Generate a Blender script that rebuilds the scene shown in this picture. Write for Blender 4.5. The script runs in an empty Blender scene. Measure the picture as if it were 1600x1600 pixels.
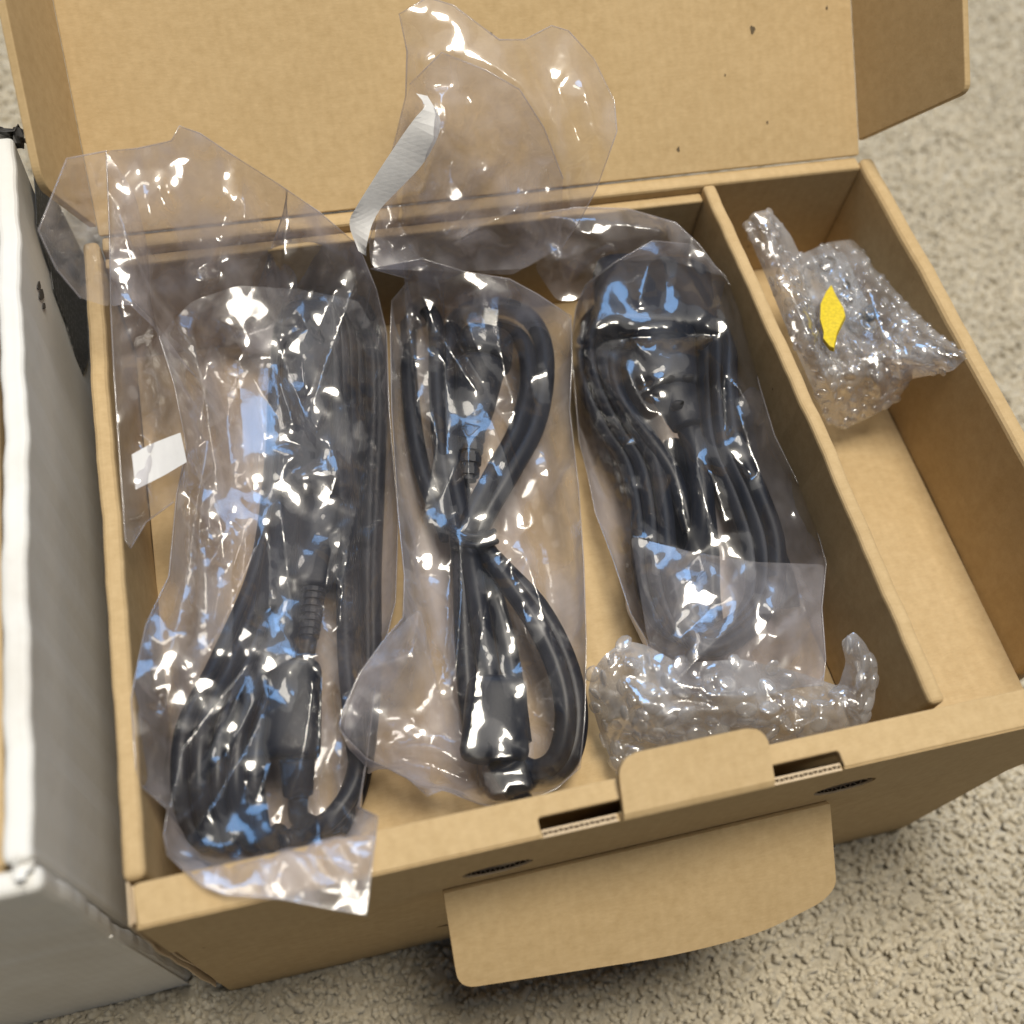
import bpy, bmesh, math, random
import numpy as np
from mathutils import Vector, Matrix, geometry

random.seed(7); RNG = np.random.default_rng(7)
scene = bpy.context.scene
COL = scene.collection

# ------------------------------------------------------------------ camera
# Metres. The rim of the kraft box is z = 0, the carpet z = -0.176; x runs along
# the front of the box from its left corner, y towards the hinge of the lid.
F = 1665.92                      # focal length for a 1600 px wide frame
CAM = np.array([0.0620, -0.0576, 0.3028])
ROT = np.array([[0.9685, -0.2327, 0.0891],      # camera right
                [-0.1606, -0.8564, -0.4907],    # camera down
                [0.1905, 0.4609, -0.8668]])     # camera forward
cam_data = bpy.data.cameras.new("camera")
cam = bpy.data.objects.new("camera", cam_data); COL.objects.link(cam)
cam.matrix_world = Matrix([[ROT[0][i], -ROT[1][i], -ROT[2][i], CAM[i]] for i in range(3)] + [[0, 0, 0, 1]])
cam_data.sensor_width = 36
cam_data.lens = F / 1600 * 36
cam_data.clip_start = 0.01; cam_data.clip_end = 60
cam_data.dof.use_dof = True
cam_data.dof.focus_distance = 0.375
cam_data.dof.aperture_fstop = 7.0
scene.camera = cam

# ------------------------------------------------------------------ light: a room, a lamp overhead, a window beyond the lid, added fill and glint lights
world = bpy.data.worlds.new("World"); scene.world = world
world.use_nodes = True
bg = world.node_tree.nodes["Background"]
bg.inputs[0].default_value = (0.66, 0.78, 1.0, 1); bg.inputs[1].default_value = 0.09

def area(name, loc, target, radiance, color, size, size_y=None):
    d = bpy.data.lights.new(name, 'AREA'); o = bpy.data.objects.new(name, d); COL.objects.link(o)
    if size_y: d.shape = 'RECTANGLE'; d.size = size; d.size_y = size_y; A = size * size_y
    else: d.shape = 'DISK'; d.size = size; A = math.pi * size * size / 4
    d.energy = radiance * math.pi * A; d.color = color
    o.location = loc
    o.rotation_euler = (Vector(target) - Vector(loc)).to_track_quat('-Z', 'Y').to_euler()
    return o
area("ceiling_lamp", (0.34, 0.20, 2.0), (0.16, 0.12, 0), 36, (1.0, 0.93, 0.80), 0.76)
area("ceiling_bounce_fill", (0.20, 1.75, 2.4), (0.20, 1.75, 0), 0.55, (1.0, 0.95, 0.88), 3.2, 3.2)  # added soft fill in place of light bounced off the ceiling
area("added_glint_light", (-0.10, 1.5, 1.9), (0.16, 0.12, 0), 9, (1.0, 0.93, 0.81), 0.46)  # added for extra glints on the film, not a known lamp
area("window_light", (0.35, 2.6, 2.1), (0.16, 0.12, 0), 6.8, (0.25, 0.53, 1.0), 1.3, 0.95)

scene.view_settings.view_transform = 'Standard'
scene.view_settings.look = 'None'
scene.view_settings.exposure = 0.0
scene.view_settings.gamma = 1.0
cy = scene.cycles
cy.max_bounces = 14; cy.transparent_max_bounces = 40; cy.diffuse_bounces = 4; cy.glossy_bounces = 4
cy.caustics_reflective = False; cy.caustics_refractive = False
cy.sample_clamp_indirect = 6
cy.use_denoising = True

# ------------------------------------------------------------------ helpers
def ray(px, py):
    return ROT.T @ np.array([(px - 800) / F, (py - 800) / F, 1.0])
def at(px, py, z):
    """The point at height z seen at that spot of the photograph."""
    d = ray(px, py); return CAM + d * ((z - CAM[2]) / d[2])
def on_plane(px, py, P, n):
    d = ray(px, py); n = np.asarray(n); return CAM + d * (((np.asarray(P) - CAM) @ n) / (d @ n))

def tag(o, label=None, cat=None, group=None, kind=None):
    if label: o["label"] = label
    if cat: o["category"] = cat
    if group: o["group"] = group
    if kind: o["kind"] = kind
    return o
def empty(name, loc, label, cat, group=None):
    o = bpy.data.objects.new(name, None); COL.objects.link(o); o.location = loc
    o.empty_display_size = 0.02
    bpy.context.view_layer.update()
    return tag(o, label, cat, group)
def link(name, me, m, parent=None, smooth=True):
    o = bpy.data.objects.new(name, me); COL.objects.link(o)
    if m: me.materials.append(m)
    if smooth: me.polygons.foreach_set("use_smooth", [True] * len(me.polygons))
    if parent:
        o.parent = parent; o.matrix_parent_inverse = parent.matrix_world.inverted()
    return o
def from_bm(name, bm, m, parent=None, smooth=False):
    me = bpy.data.meshes.new(name); bm.normal_update(); bm.to_mesh(me); bm.free()
    return link(name, me, m, parent, smooth)
def from_arrays(name, V, Fc, m, parent=None, smooth=True):
    me = bpy.data.meshes.new(name)
    me.from_pydata([tuple(map(float, v)) for v in V], [], [tuple(map(int, f)) for f in Fc]); me.update()
    return link(name, me, m, parent, smooth)

def bevel_sharp(bm, off, seg=2, ang=35):
    bmesh.ops.recalc_face_normals(bm, faces=bm.faces)
    es = [e for e in bm.edges if len(e.link_faces) == 2 and e.calc_face_angle(0) > math.radians(ang)]
    if off > 0:
        bmesh.ops.bevel(bm, geom=es, offset=off, segments=seg, affect='EDGES', profile=0.5, clamp_overlap=True)
def box(name, lo, hi, m, parent, bev=0.0008, seg=2, sub=0, wob=0.0, seed=0):
    bm = bmesh.new()
    bmesh.ops.create_cube(bm, size=1)
    for v in bm.verts:
        v.co = Vector([lo[i] + (v.co[i] + .5) * (hi[i] - lo[i]) for i in range(3)])
    if sub:
        ax = max(range(3), key=lambda i: hi[i] - lo[i])
        es = [e for e in bm.edges if abs((e.verts[0].co - e.verts[1].co)[ax]) > 1e-5]
        bmesh.ops.subdivide_edges(bm, edges=es, cuts=sub, use_grid_fill=True)
    bevel_sharp(bm, bev, seg)
    if wob:
        ax = max(range(3), key=lambda i: hi[i] - lo[i]); r = random.Random(seed)
        ph = [r.uniform(0, 6.3) for _ in range(8)]
        for v in bm.verts:
            s = v.co[ax]
            w = sum(math.sin(s * k + p) / (i + 1) for i, (k, p) in enumerate(zip((22, 61, 140, 330), ph)))
            w2 = sum(math.sin(s * k + p) / (i + 1) for i, (k, p) in enumerate(zip((30, 75, 180, 400), ph[4:])))
            for i in range(3):
                if i != ax: v.co[i] += wob * (w if i == 2 else w2)
    o = from_bm(name, bm, m, parent)
    return o
def plate(name, outer, holes, O, U, Vv, thick, m, parent, bev=0.0005, seg=2):
    """A board: outline and holes in (u, v), pushed back by thick along U x V reversed."""
    O, U, Vv = map(Vector, (O, U, Vv)); N = U.cross(Vv).normalized()
    loops = [outer] + list(holes)
    tris = geometry.tessellate_polygon([[Vector((a, b, 0)) for a, b in l] for l in loops])
    flat = [q for l in loops for q in l]
    bm = bmesh.new()
    top = [bm.verts.new(O + U * a + Vv * b) for a, b in flat]
    bot = [bm.verts.new(O + U * a + Vv * b - N * thick) for a, b in flat]
    for t in tris:
        try:
            bm.faces.new([top[i] for i in t]); bm.faces.new([bot[i] for i in reversed(t)])
        except ValueError: pass
    k = 0
    for l in loops:
        n = len(l)
        for i in range(n):
            a, b = k + i, k + (i + 1) % n
            bm.faces.new([top[a], top[b], bot[b], bot[a]])
        k += n
    bmesh.ops.recalc_face_normals(bm, faces=bm.faces)
    bmesh.ops.dissolve_limit(bm, angle_limit=0.01, verts=bm.verts, edges=bm.edges)
    if bev: bevel_sharp(bm, bev, seg, 50)
    return from_bm(name, bm, m, parent)
def rounded(pts, rad, n=5):
    """Round the corners of a polygon; rad is one number or one per corner."""
    out = []; N = len(pts)
    for i, p in enumerate(pts):
        r = rad[i] if isinstance(rad, (list, tuple)) else rad
        p = Vector(p); a = Vector(pts[i - 1]); b = Vector(pts[(i + 1) % N])
        if r <= 0: out.append(tuple(p)); continue
        da = (a - p).normalized(); db = (b - p).normalized()
        for k in range(n + 1):
            t = k / n
            q = (p + da * r) * (1 - t) ** 2 + p * 2 * t * (1 - t) + (p + db * r) * t * t
            out.append(tuple(q))
    return out
def spline(P, step=0.0015):
    P = np.asarray(P, float)
    Q = np.vstack([2 * P[0] - P[1], P, 2 * P[-1] - P[-2]])
    out = []
    for i in range(1, len(Q) - 2):
        p0, p1, p2, p3 = Q[i - 1:i + 3]
        n = max(2, int(np.linalg.norm(p2 - p1) / step))
        t = np.linspace(0, 1, n, endpoint=False)[:, None]
        out.append(.5 * ((2 * p1) + (-p0 + p2) * t + (2 * p0 - 5 * p1 + 4 * p2 - p3) * t ** 2 + (-p0 + 3 * p1 - 3 * p2 + p3) * t ** 3))
    out.append(P[-1:]); return np.vstack(out)
def tube_arrays(P, r, sides=10, flat=1.0, cap=True):
    P = np.asarray(P, float); n = len(P)
    T = np.gradient(P, axis=0); T /= np.linalg.norm(T, axis=1)[:, None] + 1e-12
    r = np.broadcast_to(np.asarray(r, float), (n,))
    up = np.array([0, 0, 1.0]); u = np.cross(T[0], up)
    if np.linalg.norm(u) < .1: u = np.cross(T[0], [1, 0, 0])
    u /= np.linalg.norm(u)
    V = []; a = np.linspace(0, 2 * np.pi, sides, endpoint=False)
    for i in range(n):
        u = u - (u @ T[i]) * T[i]; u /= np.linalg.norm(u) + 1e-12
        w = np.cross(u, T[i])
        V.append(P[i] + r[i] * (np.cos(a)[:, None] * u * flat + np.sin(a)[:, None] * w))
    V = np.vstack(V); Fc = []
    for i in range(n - 1):
        for k in range(sides):
            Fc.append((i * sides + k, i * sides + (k + 1) % sides, (i + 1) * sides + (k + 1) % sides, (i + 1) * sides + k))
    if cap:
        Fc.append(tuple(range(sides))[::-1]); Fc.append(tuple((n - 1) * sides + k for k in range(sides)))
    return V, Fc
def loft(sections, axis0, axis1, up=(0, 0, 1), seg=20):
    """Sections (t, half width, half height, exponent) along an axis; rounded box like bodies of plugs."""
    A, B = np.asarray(axis0, float), np.asarray(axis1, float)
    T = (B - A) / np.linalg.norm(B - A); up = np.asarray(up, float)
    s = np.cross(T, up); s /= np.linalg.norm(s); w = np.cross(s, T)
    a = np.linspace(0, 2 * np.pi, seg, endpoint=False)
    V = []; Fc = []
    for t, hw, hh, e in sections:
        c, q = np.cos(a), np.sin(a)
        x = np.sign(c) * np.abs(c) ** (2 / e) * hw; y = np.sign(q) * np.abs(q) ** (2 / e) * hh
        V.append(A + (B - A) * t + x[:, None] * s + y[:, None] * w)
    V = np.vstack(V); n = len(sections)
    for i in range(n - 1):
        for k in range(seg):
            Fc.append((i * seg + k, i * seg + (k + 1) % seg, (i + 1) * seg + (k + 1) % seg, (i + 1) * seg + k))
    Fc.append(tuple(range(seg))[::-1]); Fc.append(tuple((n - 1) * seg + k for k in range(seg)))
    return V, Fc
def body_sections(hw0, hh0, hw1, hh1, e=4, r=0.12):
    s = []
    for k in range(4):
        f = math.sin(k / 3 * math.pi / 2); s.append((r * .5 * (1 - math.cos(k / 3 * math.pi / 2)) , hw0 * (.72 + .28 * f), hh0 * (.72 + .28 * f), e))
    for t in (.25, .5, .75): s.append((t, hw0 + (hw1 - hw0) * t, hh0 + (hh1 - hh0) * t, e))
    for k in range(4):
        f = math.cos(k / 3 * math.pi / 2); s.append((1 - r * .5 * (1 - math.sin(k / 3 * math.pi / 2)), hw1 * (.72 + .28 * f), hh1 * (.72 + .28 * f), e))
    return s

# ------------------------------------------------------------------ materials
def mat(name):
    m = bpy.data.materials.new(name); m.use_nodes = True
    nt = m.node_tree; nt.nodes.clear()
    out = nt.nodes.new("ShaderNodeOutputMaterial")
    return m, nt, out
def N(nt, t, **kw):
    n = nt.nodes.new(t)
    for k, v in kw.items():
        if k in n.inputs: n.inputs[k].default_value = v
        else: setattr(n, k, v)
    return n
def math_node(nt, op, a, b=None, clamp=False):
    n = nt.nodes.new("ShaderNodeMath"); n.operation = op; n.use_clamp = clamp
    for i, x in enumerate((a, b)):
        if x is None: continue
        if isinstance(x, (int, float)): n.inputs[i].default_value = x
        else: nt.links.new(x, n.inputs[i])
    return n.outputs[0]
def ramp(nt, fac, stops):
    n = nt.nodes.new("ShaderNodeValToRGB"); nt.links.new(fac, n.inputs[0])
    while len(n.color_ramp.elements) < len(stops): n.color_ramp.elements.new(.5)
    for e, (p, c) in zip(n.color_ramp.elements, stops): e.position = p; e.color = (*c, 1)
    return n.outputs[0]

def paper(name, c0, c1, rough=.85, speck=(.10, .065, .03), speck_on=True, fibre=1.0, dirt=None):
    m, nt, out = mat(name); L = nt.links.new
    tc = N(nt, "ShaderNodeTexCoord")
    n1 = N(nt, "ShaderNodeTexNoise", Scale=38.0, Detail=5.0, Roughness=.6); L(tc.outputs["Object"], n1.inputs["Vector"])
    mp = N(nt, "ShaderNodeMapping"); mp.inputs["Scale"].default_value = (350, 1500, 900); L(tc.outputs["Object"], mp.inputs["Vector"])
    n2 = N(nt, "ShaderNodeTexNoise", Scale=1.0, Detail=4.0, Roughness=.7); L(mp.outputs[0], n2.inputs["Vector"])
    n3 = N(nt, "ShaderNodeTexNoise", Scale=260.0, Detail=3.0, Roughness=.6); L(tc.outputs["Object"], n3.inputs["Vector"])
    s = math_node(nt, 'ADD', math_node(nt, 'MULTIPLY', n1.outputs[0], .22), math_node(nt, 'ADD', math_node(nt, 'MULTIPLY', n2.outputs[0], .33 * fibre), math_node(nt, 'MULTIPLY', n3.outputs[0], .45)))
    colr = ramp(nt, s, [(.28, c0), (.82, c1)])
    if speck_on:
        vo = N(nt, "ShaderNodeTexVoronoi", Scale=95.0); L(tc.outputs["Object"], vo.inputs["Vector"])
        f = math_node(nt, 'LESS_THAN', vo.outputs["Distance"], .055)
        rr = math_node(nt, 'GREATER_THAN', N(nt, "ShaderNodeSeparateColor").outputs[0], .5)
        sc = nt.nodes[-1] if False else None
        sep = N(nt, "ShaderNodeSeparateColor"); L(vo.outputs["Color"], sep.inputs[0])
        f = math_node(nt, 'MULTIPLY', f, math_node(nt, 'GREATER_THAN', sep.outputs[0], .985))
        mx = N(nt, "ShaderNodeMix", data_type='RGBA'); L(math_node(nt, 'MULTIPLY', f, .75), mx.inputs[0]); L(colr, mx.inputs[6]); mx.inputs[7].default_value = (*speck, 1)
        colr = mx.outputs[2]
    if dirt:
        nd = N(nt, "ShaderNodeTexNoise", Scale=14.0, Detail=6.0, Roughness=.65); L(tc.outputs["Object"], nd.inputs["Vector"])
        mx = N(nt, "ShaderNodeMix", data_type='RGBA'); L(ramp(nt, nd.outputs[0], [(.5, (0, 0, 0)), (.78, (.6, .6, .6))]), mx.inputs[0]); L(colr, mx.inputs[6]); mx.inputs[7].default_value = (*dirt, 1)
        colr = mx.outputs[2]
    wv = N(nt, "ShaderNodeTexWave", Scale=88.0, Distortion=.6); wv.inputs["Detail Scale"].default_value = .4; L(tc.outputs["Object"], wv.inputs["Vector"])
    wm = N(nt, "ShaderNodeMix", data_type='RGBA', blend_type='MULTIPLY'); wm.inputs[0].default_value = .045; L(colr, wm.inputs[6]); L(ramp(nt, wv.outputs["Fac"], [(.0, (.55, .55, .55)), (1.0, (1, 1, 1))]), wm.inputs[7]); colr = wm.outputs[2]
    p = N(nt, "ShaderNodeBsdfPrincipled", Roughness=rough); p.inputs["Specular IOR Level"].default_value = .25
    L(colr, p.inputs["Base Color"])
    b = N(nt, "ShaderNodeBump", Strength=.25, Distance=.0006); L(s, b.inputs["Height"]); L(b.outputs[0], p.inputs["Normal"])
    L(p.outputs[0], out.inputs[0]); return m
KRAFT = paper("kraft_board", (.405, .285, .142), (.57, .425, .240))
KRAFT_EDGE = paper("kraft_flute", (.52, .40, .26), (.66, .53, .37), speck_on=False)
WHITE_BOARD = paper("white_board", (.69, .685, .66), (.74, .735, .71), rough=.6, speck_on=False, fibre=.15, dirt=(.50, .46, .40))
WHITE_STRIP = paper("white_release_paper", (.72, .72, .73), (.80, .80, .80), rough=.5, speck_on=False)

def plain(name, c, rough, metal=0.0, spec=.5, bump=0.0, bscale=900):
    m, nt, out = mat(name); L = nt.links.new
    p = N(nt, "ShaderNodeBsdfPrincipled", Roughness=rough, Metallic=metal); p.inputs["Specular IOR Level"].default_value = spec
    tc = N(nt, "ShaderNodeTexCoord"); n = N(nt, "ShaderNodeTexNoise", Scale=float(bscale), Detail=3.0); L(tc.outputs["Object"], n.inputs["Vector"])
    L(ramp(nt, n.outputs[0], [(.3, tuple(x * .82 for x in c)), (.7, tuple(min(1, x * 1.12) for x in c))]), p.inputs["Base Color"])
    if bump:
        b = N(nt, "ShaderNodeBump", Strength=bump, Distance=.0003); L(n.outputs[0], b.inputs["Height"]); L(b.outputs[0], p.inputs["Normal"])
    L(p.outputs[0], out.inputs[0]); return m
BLACK = plain("black_cable_sheath", (.005, .0075, .0145), .40, spec=.3, bump=.12)
BLACK_PLUG = plain("black_moulded_plastic", (.005, .0075, .0145), .46, spec=.3, bump=.25, bscale=1600)
SLOT_SHADE = plain("painted_slot_shade", (.003, .003, .0035), .7)  # near-black colour standing for the shade inside the slots
FLUTE_SHADE = plain("painted_flute_shade", (.085, .058, .032), .9)  # dimmed kraft: shade between the flutes put into the colour
STEEL = plain("nickel_pin", (.30, .30, .285), .45, metal=.3)
GREY_PLASTIC = plain("pale_grey_plastic", (.52, .57, .62), .45)
YELLOW = plain("yellow_plastic", (.62, .47, .012), .5)
BLUE_DARK = plain("dark_blue_plastic", (.02, .06, .12), .4)
INK = plain("dark_ink", (.055, .052, .050), .6)
SPECK = plain("brown_fleck", (.11, .08, .045), .9)

def film_mat(name, haze, f0, rough, tint, hazecol=(.86, .83, .88), bump=.0, bscale=26, soft=.26, softw=.36):
    m, nt, out = mat(name); L = nt.links.new
    tc = N(nt, "ShaderNodeTexCoord")
    nz = N(nt, "ShaderNodeTexNoise", noise_type="RIDGED_MULTIFRACTAL", Scale=float(bscale), Detail=3.0, Roughness=.45); L(tc.outputs["Object"], nz.inputs["Vector"])
    bp = N(nt, "ShaderNodeBump", Strength=bump, Distance=.0012); L(nz.outputs[0], bp.inputs["Height"])
    lw = N(nt, "ShaderNodeLayerWeight", Blend=.5)
    p5 = math_node(nt, 'POWER', lw.outputs["Facing"], 4.0)
    fr = math_node(nt, 'ADD', math_node(nt, 'MULTIPLY', p5, .75), f0, clamp=True)
    tr = N(nt, "ShaderNodeBsdfTransparent"); tr.inputs[0].default_value = (*tint, 1)
    gl = N(nt, "ShaderNodeBsdfGlossy", Roughness=rough); L(bp.outputs[0], gl.inputs["Normal"])
    df = N(nt, "ShaderNodeBsdfDiffuse"); df.inputs[0].default_value = (*hazecol, 1)
    tl = N(nt, "ShaderNodeBsdfTranslucent"); tl.inputs[0].default_value = (*hazecol, 1)
    md = N(nt, "ShaderNodeMixShader"); md.inputs[0].default_value = .5; L(df.outputs[0], md.inputs[1]); L(tl.outputs[0], md.inputs[2])
    mpn = N(nt, "ShaderNodeMapping"); mpn.inputs["Scale"].default_value = (75, 26, 60); mpn.inputs["Rotation"].default_value = (0, 0, .12); L(tc.outputs["Object"], mpn.inputs["Vector"])
    nh = N(nt, "ShaderNodeTexNoise", Scale=1.0, Detail=2.5, Roughness=.5, Distortion=.4); L(mpn.outputs[0], nh.inputs["Vector"])
    rm = N(nt, "ShaderNodeMapRange"); rm.inputs[1].default_value = .36; rm.inputs[2].default_value = .74; rm.inputs[3].default_value = .30; rm.inputs[4].default_value = 1.9; L(nh.outputs[0], rm.inputs[0])
    hz = math_node(nt, 'MULTIPLY', rm.outputs[0], haze)
    hz = math_node(nt, 'ADD', hz, math_node(nt, 'MULTIPLY', p5, haze * 2.5), clamp=True)
    m1 = N(nt, "ShaderNodeMixShader"); L(hz, m1.inputs[0]); L(tr.outputs[0], m1.inputs[1]); L(md.outputs[0], m1.inputs[2])
    gr = N(nt, "ShaderNodeBsdfGlossy", Roughness=soft); ga = N(nt, "ShaderNodeMixShader"); ga.inputs[0].default_value = softw
    L(gl.outputs[0], ga.inputs[1]); L(gr.outputs[0], ga.inputs[2])
    m2 = N(nt, "ShaderNodeMixShader"); L(fr, m2.inputs[0]); L(m1.outputs[0], m2.inputs[1]); L(ga.outputs[0], m2.inputs[2])
    L(m2.outputs[0], out.inputs[0]); return m
FILM = film_mat("clear_poly_film", .036, .095, .07, (.97, .965, .97))
FILM_LOOSE = film_mat("clear_poly_film_loose", .17, .10, .08, (.96, .955, .965))
FILM_MID = film_mat("clear_poly_film_mid", .045, .095, .07, (.965, .96, .967))
FILM_UNDER = film_mat("clear_poly_film_under", .42, .07, .10, (.95, .945, .955))
FILM_EDGE = film_mat("poly_film_seam", .22, .10, .08, (.95, .95, .96))
BUBBLE = film_mat("bubble_film", .26, .20, .05, (.975, .975, .985), hazecol=(.92, .93, .97), softw=.30)

# ------------------------------------------------------------------ carpet
def carpet():
    m, nt, out = mat("carpet_backing"); L = nt.links.new
    tc = N(nt, "ShaderNodeTexCoord"); n = N(nt, "ShaderNodeTexNoise", Scale=240.0, Detail=4.0); L(tc.outputs["Object"], n.inputs["Vector"])
    p = N(nt, "ShaderNodeBsdfPrincipled", Roughness=.95); L(ramp(nt, n.outputs[0], [(.3, (.38, .34, .265)), (.7, (.52, .47, .375))]), p.inputs["Base Color"])
    b = N(nt, "ShaderNodeBump", Strength=.8, Distance=.004); L(n.outputs[0], b.inputs["Height"]); L(b.outputs[0], p.inputs["Normal"])
    L(p.outputs[0], out.inputs[0])
    bm = bmesh.new(); bmesh.ops.create_grid(bm, x_segments=40, y_segments=40, size=3.0)
    for v in bm.verts: v.co += Vector((.2, .2, -.1792))
    o = from_bm("carpet", bm, m); tag(o, kind="structure")
    # pile: soft bent yarn tufts
    m, nt, out = mat("carpet_yarn"); L = nt.links.new
    tc = N(nt, "ShaderNodeTexCoord"); n = N(nt, "ShaderNodeTexNoise", Scale=60.0, Detail=3.0); L(tc.outputs["Object"], n.inputs["Vector"])
    n2 = N(nt, "ShaderNodeTexNoise", Scale=1700.0, Detail=2.0); L(tc.outputs["Object"], n2.inputs["Vector"])
    s = math_node(nt, 'ADD', math_node(nt, 'MULTIPLY', n.outputs[0], .6), math_node(nt, 'MULTIPLY', n2.outputs[0], .4))
    p = N(nt, "ShaderNodeBsdfPrincipled", Roughness=.9); p.inputs["Specular IOR Level"].default_value = .15
    p.inputs["Sheen Weight"].default_value = .25
    L(ramp(nt, s, [(.35, (.50, .45, .35)), (.65, (.60, .54, .425))]), p.inputs["Base Color"])
    b = N(nt, "ShaderNodeBump", Strength=.15, Distance=.0005); L(n2.outputs[0], b.inputs["Height"]); L(b.outputs[0], p.inputs["Normal"])
    L(p.outputs[0], out.inputs[0])
    rng = np.random.default_rng(3); sp = .0027
    gx, gy = np.meshgrid(np.arange(-.14, .80, sp), np.arange(-.16, .80, sp * .87))
    gx[1::2] += sp / 2
    P = np.stack([gx.ravel(), gy.ravel()], 1) + rng.uniform(-.45, .45, (gx.size, 2)) * sp
    under = ((P[:, 0] > .006) & (P[:, 0] < .298) & (P[:, 1] > .007) & (P[:, 1] < .24)) | ((P[:, 0] > -.17) & (P[:, 0] < -.018) & (P[:, 1] > .016) & (P[:, 1] < .256))
    P = P[~under]
    q = np.stack([P[:, 0] - CAM[0], P[:, 1] - CAM[1], np.full(len(P), -.176 - CAM[2])], 1) @ ROT.T
    u, v = 800 + F * q[:, 0] / q[:, 2], 800 + F * q[:, 1] / q[:, 2]
    P = P[(u > -420) & (u < 2020) & (v > -420) & (v < 2020)]
    n = len(P); SD, RG = 4, 3
    a = np.linspace(0, 2 * np.pi, SD, endpoint=False)
    lean = rng.uniform(0, 2 * np.pi, n); amt = np.abs(rng.normal(.0034, .0026, n)); h = rng.normal(.0095, .0010, n).clip(.006, .013)
    # clumps lean together
    lean += 2.2 * np.sin(P[:, 0] * 95 + 3 * np.sin(P[:, 1] * 70)) + 2.0 * np.cos(P[:, 1] * 110 + 2 * np.sin(P[:, 0] * 60))
    h += .0009 * np.sin(P[:, 0] * 160 + 4 * np.sin(P[:, 1] * 90)) * np.sin(P[:, 1] * 140 + 3 * np.sin(P[:, 0] * 80))
    rad = rng.normal(.0019, .0004, n).clip(.0010, .0029)
    cl = np.stack([np.cos(lean), np.sin(lean)], 1)
    V = np.zeros((n, SD * RG + 1, 3)); tw = rng.uniform(0, 6.28, n)
    for i, (t, rr) in enumerate(((.25, .9), (.72, 1.0), (.97, .6))):
        c = P + cl * (amt * t ** 1.6)[:, None]
        for k in range(SD):
            ang = a[k] + tw + t * 1.2
            V[:, i * SD + k, 0] = c[:, 0] + np.cos(ang) * rad * rr
            V[:, i * SD + k, 1] = c[:, 1] + np.sin(ang) * rad * rr
            V[:, i * SD + k, 2] = -.186 + h * t + rng.normal(0, .0004, n)
    V[:, -1, :2] = P + cl * amt[:, None]; V[:, -1, 2] = -.186 + h * 1.02
    fs = []
    for i in range(RG - 1):
        for k in range(SD): fs += [(i * SD + k, i * SD + (k + 1) % SD, (i + 1) * SD + (k + 1) % SD), (i * SD + k, (i + 1) * SD + (k + 1) % SD, (i + 1) * SD + k)]
    for k in range(SD): fs.append(((RG - 1) * SD + k, (RG - 1) * SD + (k + 1) % SD, SD * RG))
    fs = np.array(fs); nv = SD * RG + 1
    Fa = (fs[None] + (np.arange(n) * nv)[:, None, None]).reshape(-1, 3).astype(np.int32)
    me = bpy.data.meshes.new("carpet_pile"); me.vertices.add(n * nv); me.vertices.foreach_set("co", V.reshape(-1).astype(np.float32))
    me.loops.add(Fa.size); me.loops.foreach_set("vertex_index", Fa.reshape(-1)); me.polygons.add(len(Fa))
    me.polygons.foreach_set("loop_start", np.arange(0, Fa.size, 3, dtype=np.int32)); me.update(calc_edges=True)
    tag(link("carpet_pile", me, m), kind="stuff")
    print("tufts", n, "tris", len(Fa))
carpet()

# ------------------------------------------------------------------ kraft box
W, D, H, RIM, FLOOR, TILT = .32, .2442, .176, .0118, -.0585, .6945
BX = empty("cardboard_box", (W / 2, D / 2, -H), "open brown kraft cardboard box with a divider, holding the bagged cables", "box")
# left and right walls (folded double), back wall
box("side_wall", (0, .0128, -H), (.006, D - .001, 0), KRAFT, BX, .0022, 3, sub=40, wob=.00035, seed=2)
box("side_wall", (.3132, .030, -.17), (.32, D - .001, 0), KRAFT, BX, .0024, 3, sub=40, wob=.0003, seed=3)
box("back_wall", (.0065, .2385, -H), (.3128, D + .0010, -.0012), KRAFT, BX, .0012)
box("back_ledge", (.0065, .2335, FLOOR), (.2410, .2380, -.0050), KRAFT, BX, .0008)
box("box_floor", (.0062, .0122, FLOOR - .003), (.3130, .2383, FLOOR), KRAFT, BX, .0004)
# a low fold of board along the foot of the right compartment
box("divider", (.2416, .0136, FLOOR + .0002), (.2470, .2380, -.0010), KRAFT, BX, .0016, 3, sub=40, wob=.0004, seed=5)
box("inner_front_wall", (.0064, .0086, FLOOR), (.3130, .0116, -.0036), KRAFT, BX, .0006)
# front: top of the rolled rim with the slot the tab comes out of
NX0, NX1, NY = .1125, .2060, .0056
plate("front_rim", rounded([(.0030, .0004), (NX0, .0004), (NX0, NY), (NX1, NY), (NX1, .0004), (W - .001, .0004), (W - .001, RIM), (.0022, RIM)], [.001, 0, .0012, .0012, 0, .001, .001, .002], 4), [], (0, 0, 0), (1, 0, 0), (0, 1, 0), .003, KRAFT, BX, .0006, 3)
def lens(cx, cz, hw, hh, n=14):
    """A half moon: flat above, bowed below."""
    up = [(cx + hw * math.cos(t), cz + hh * .75 * math.sin(t)) for t in np.linspace(0, math.pi, n)]
    dn = [(cx - hw * math.cos(t), cz - hh * math.sin(t)) for t in np.linspace(0, math.pi, n)][1:-1]
    return up + dn
def xz(px, py, y=0.0): return on_plane(px, py, (0, y, 0), (0, 1, 0))
hA, hB = xz(779, 1357), xz(1320, 1229)
hLa, hLb = xz(722, 1370)[0], xz(833, 1345)[0]
hRa, hRb = xz(1266, 1245)[0], xz(1375, 1213)[0]
holes = [lens((hLa + hLb) / 2, hA[2], (hLb - hLa) / 2, .0080), lens((hRa + hRb) / 2, hB[2], (hRb - hRa) / 2, .0080)]
band = [(.0028, -.0465), (W, -.0465), (W, -.0006), (NX1, -.0006), (NX1, -.0022), (NX0, -.0022), (NX0, -.0006), (.0028, -.0006)]
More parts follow.
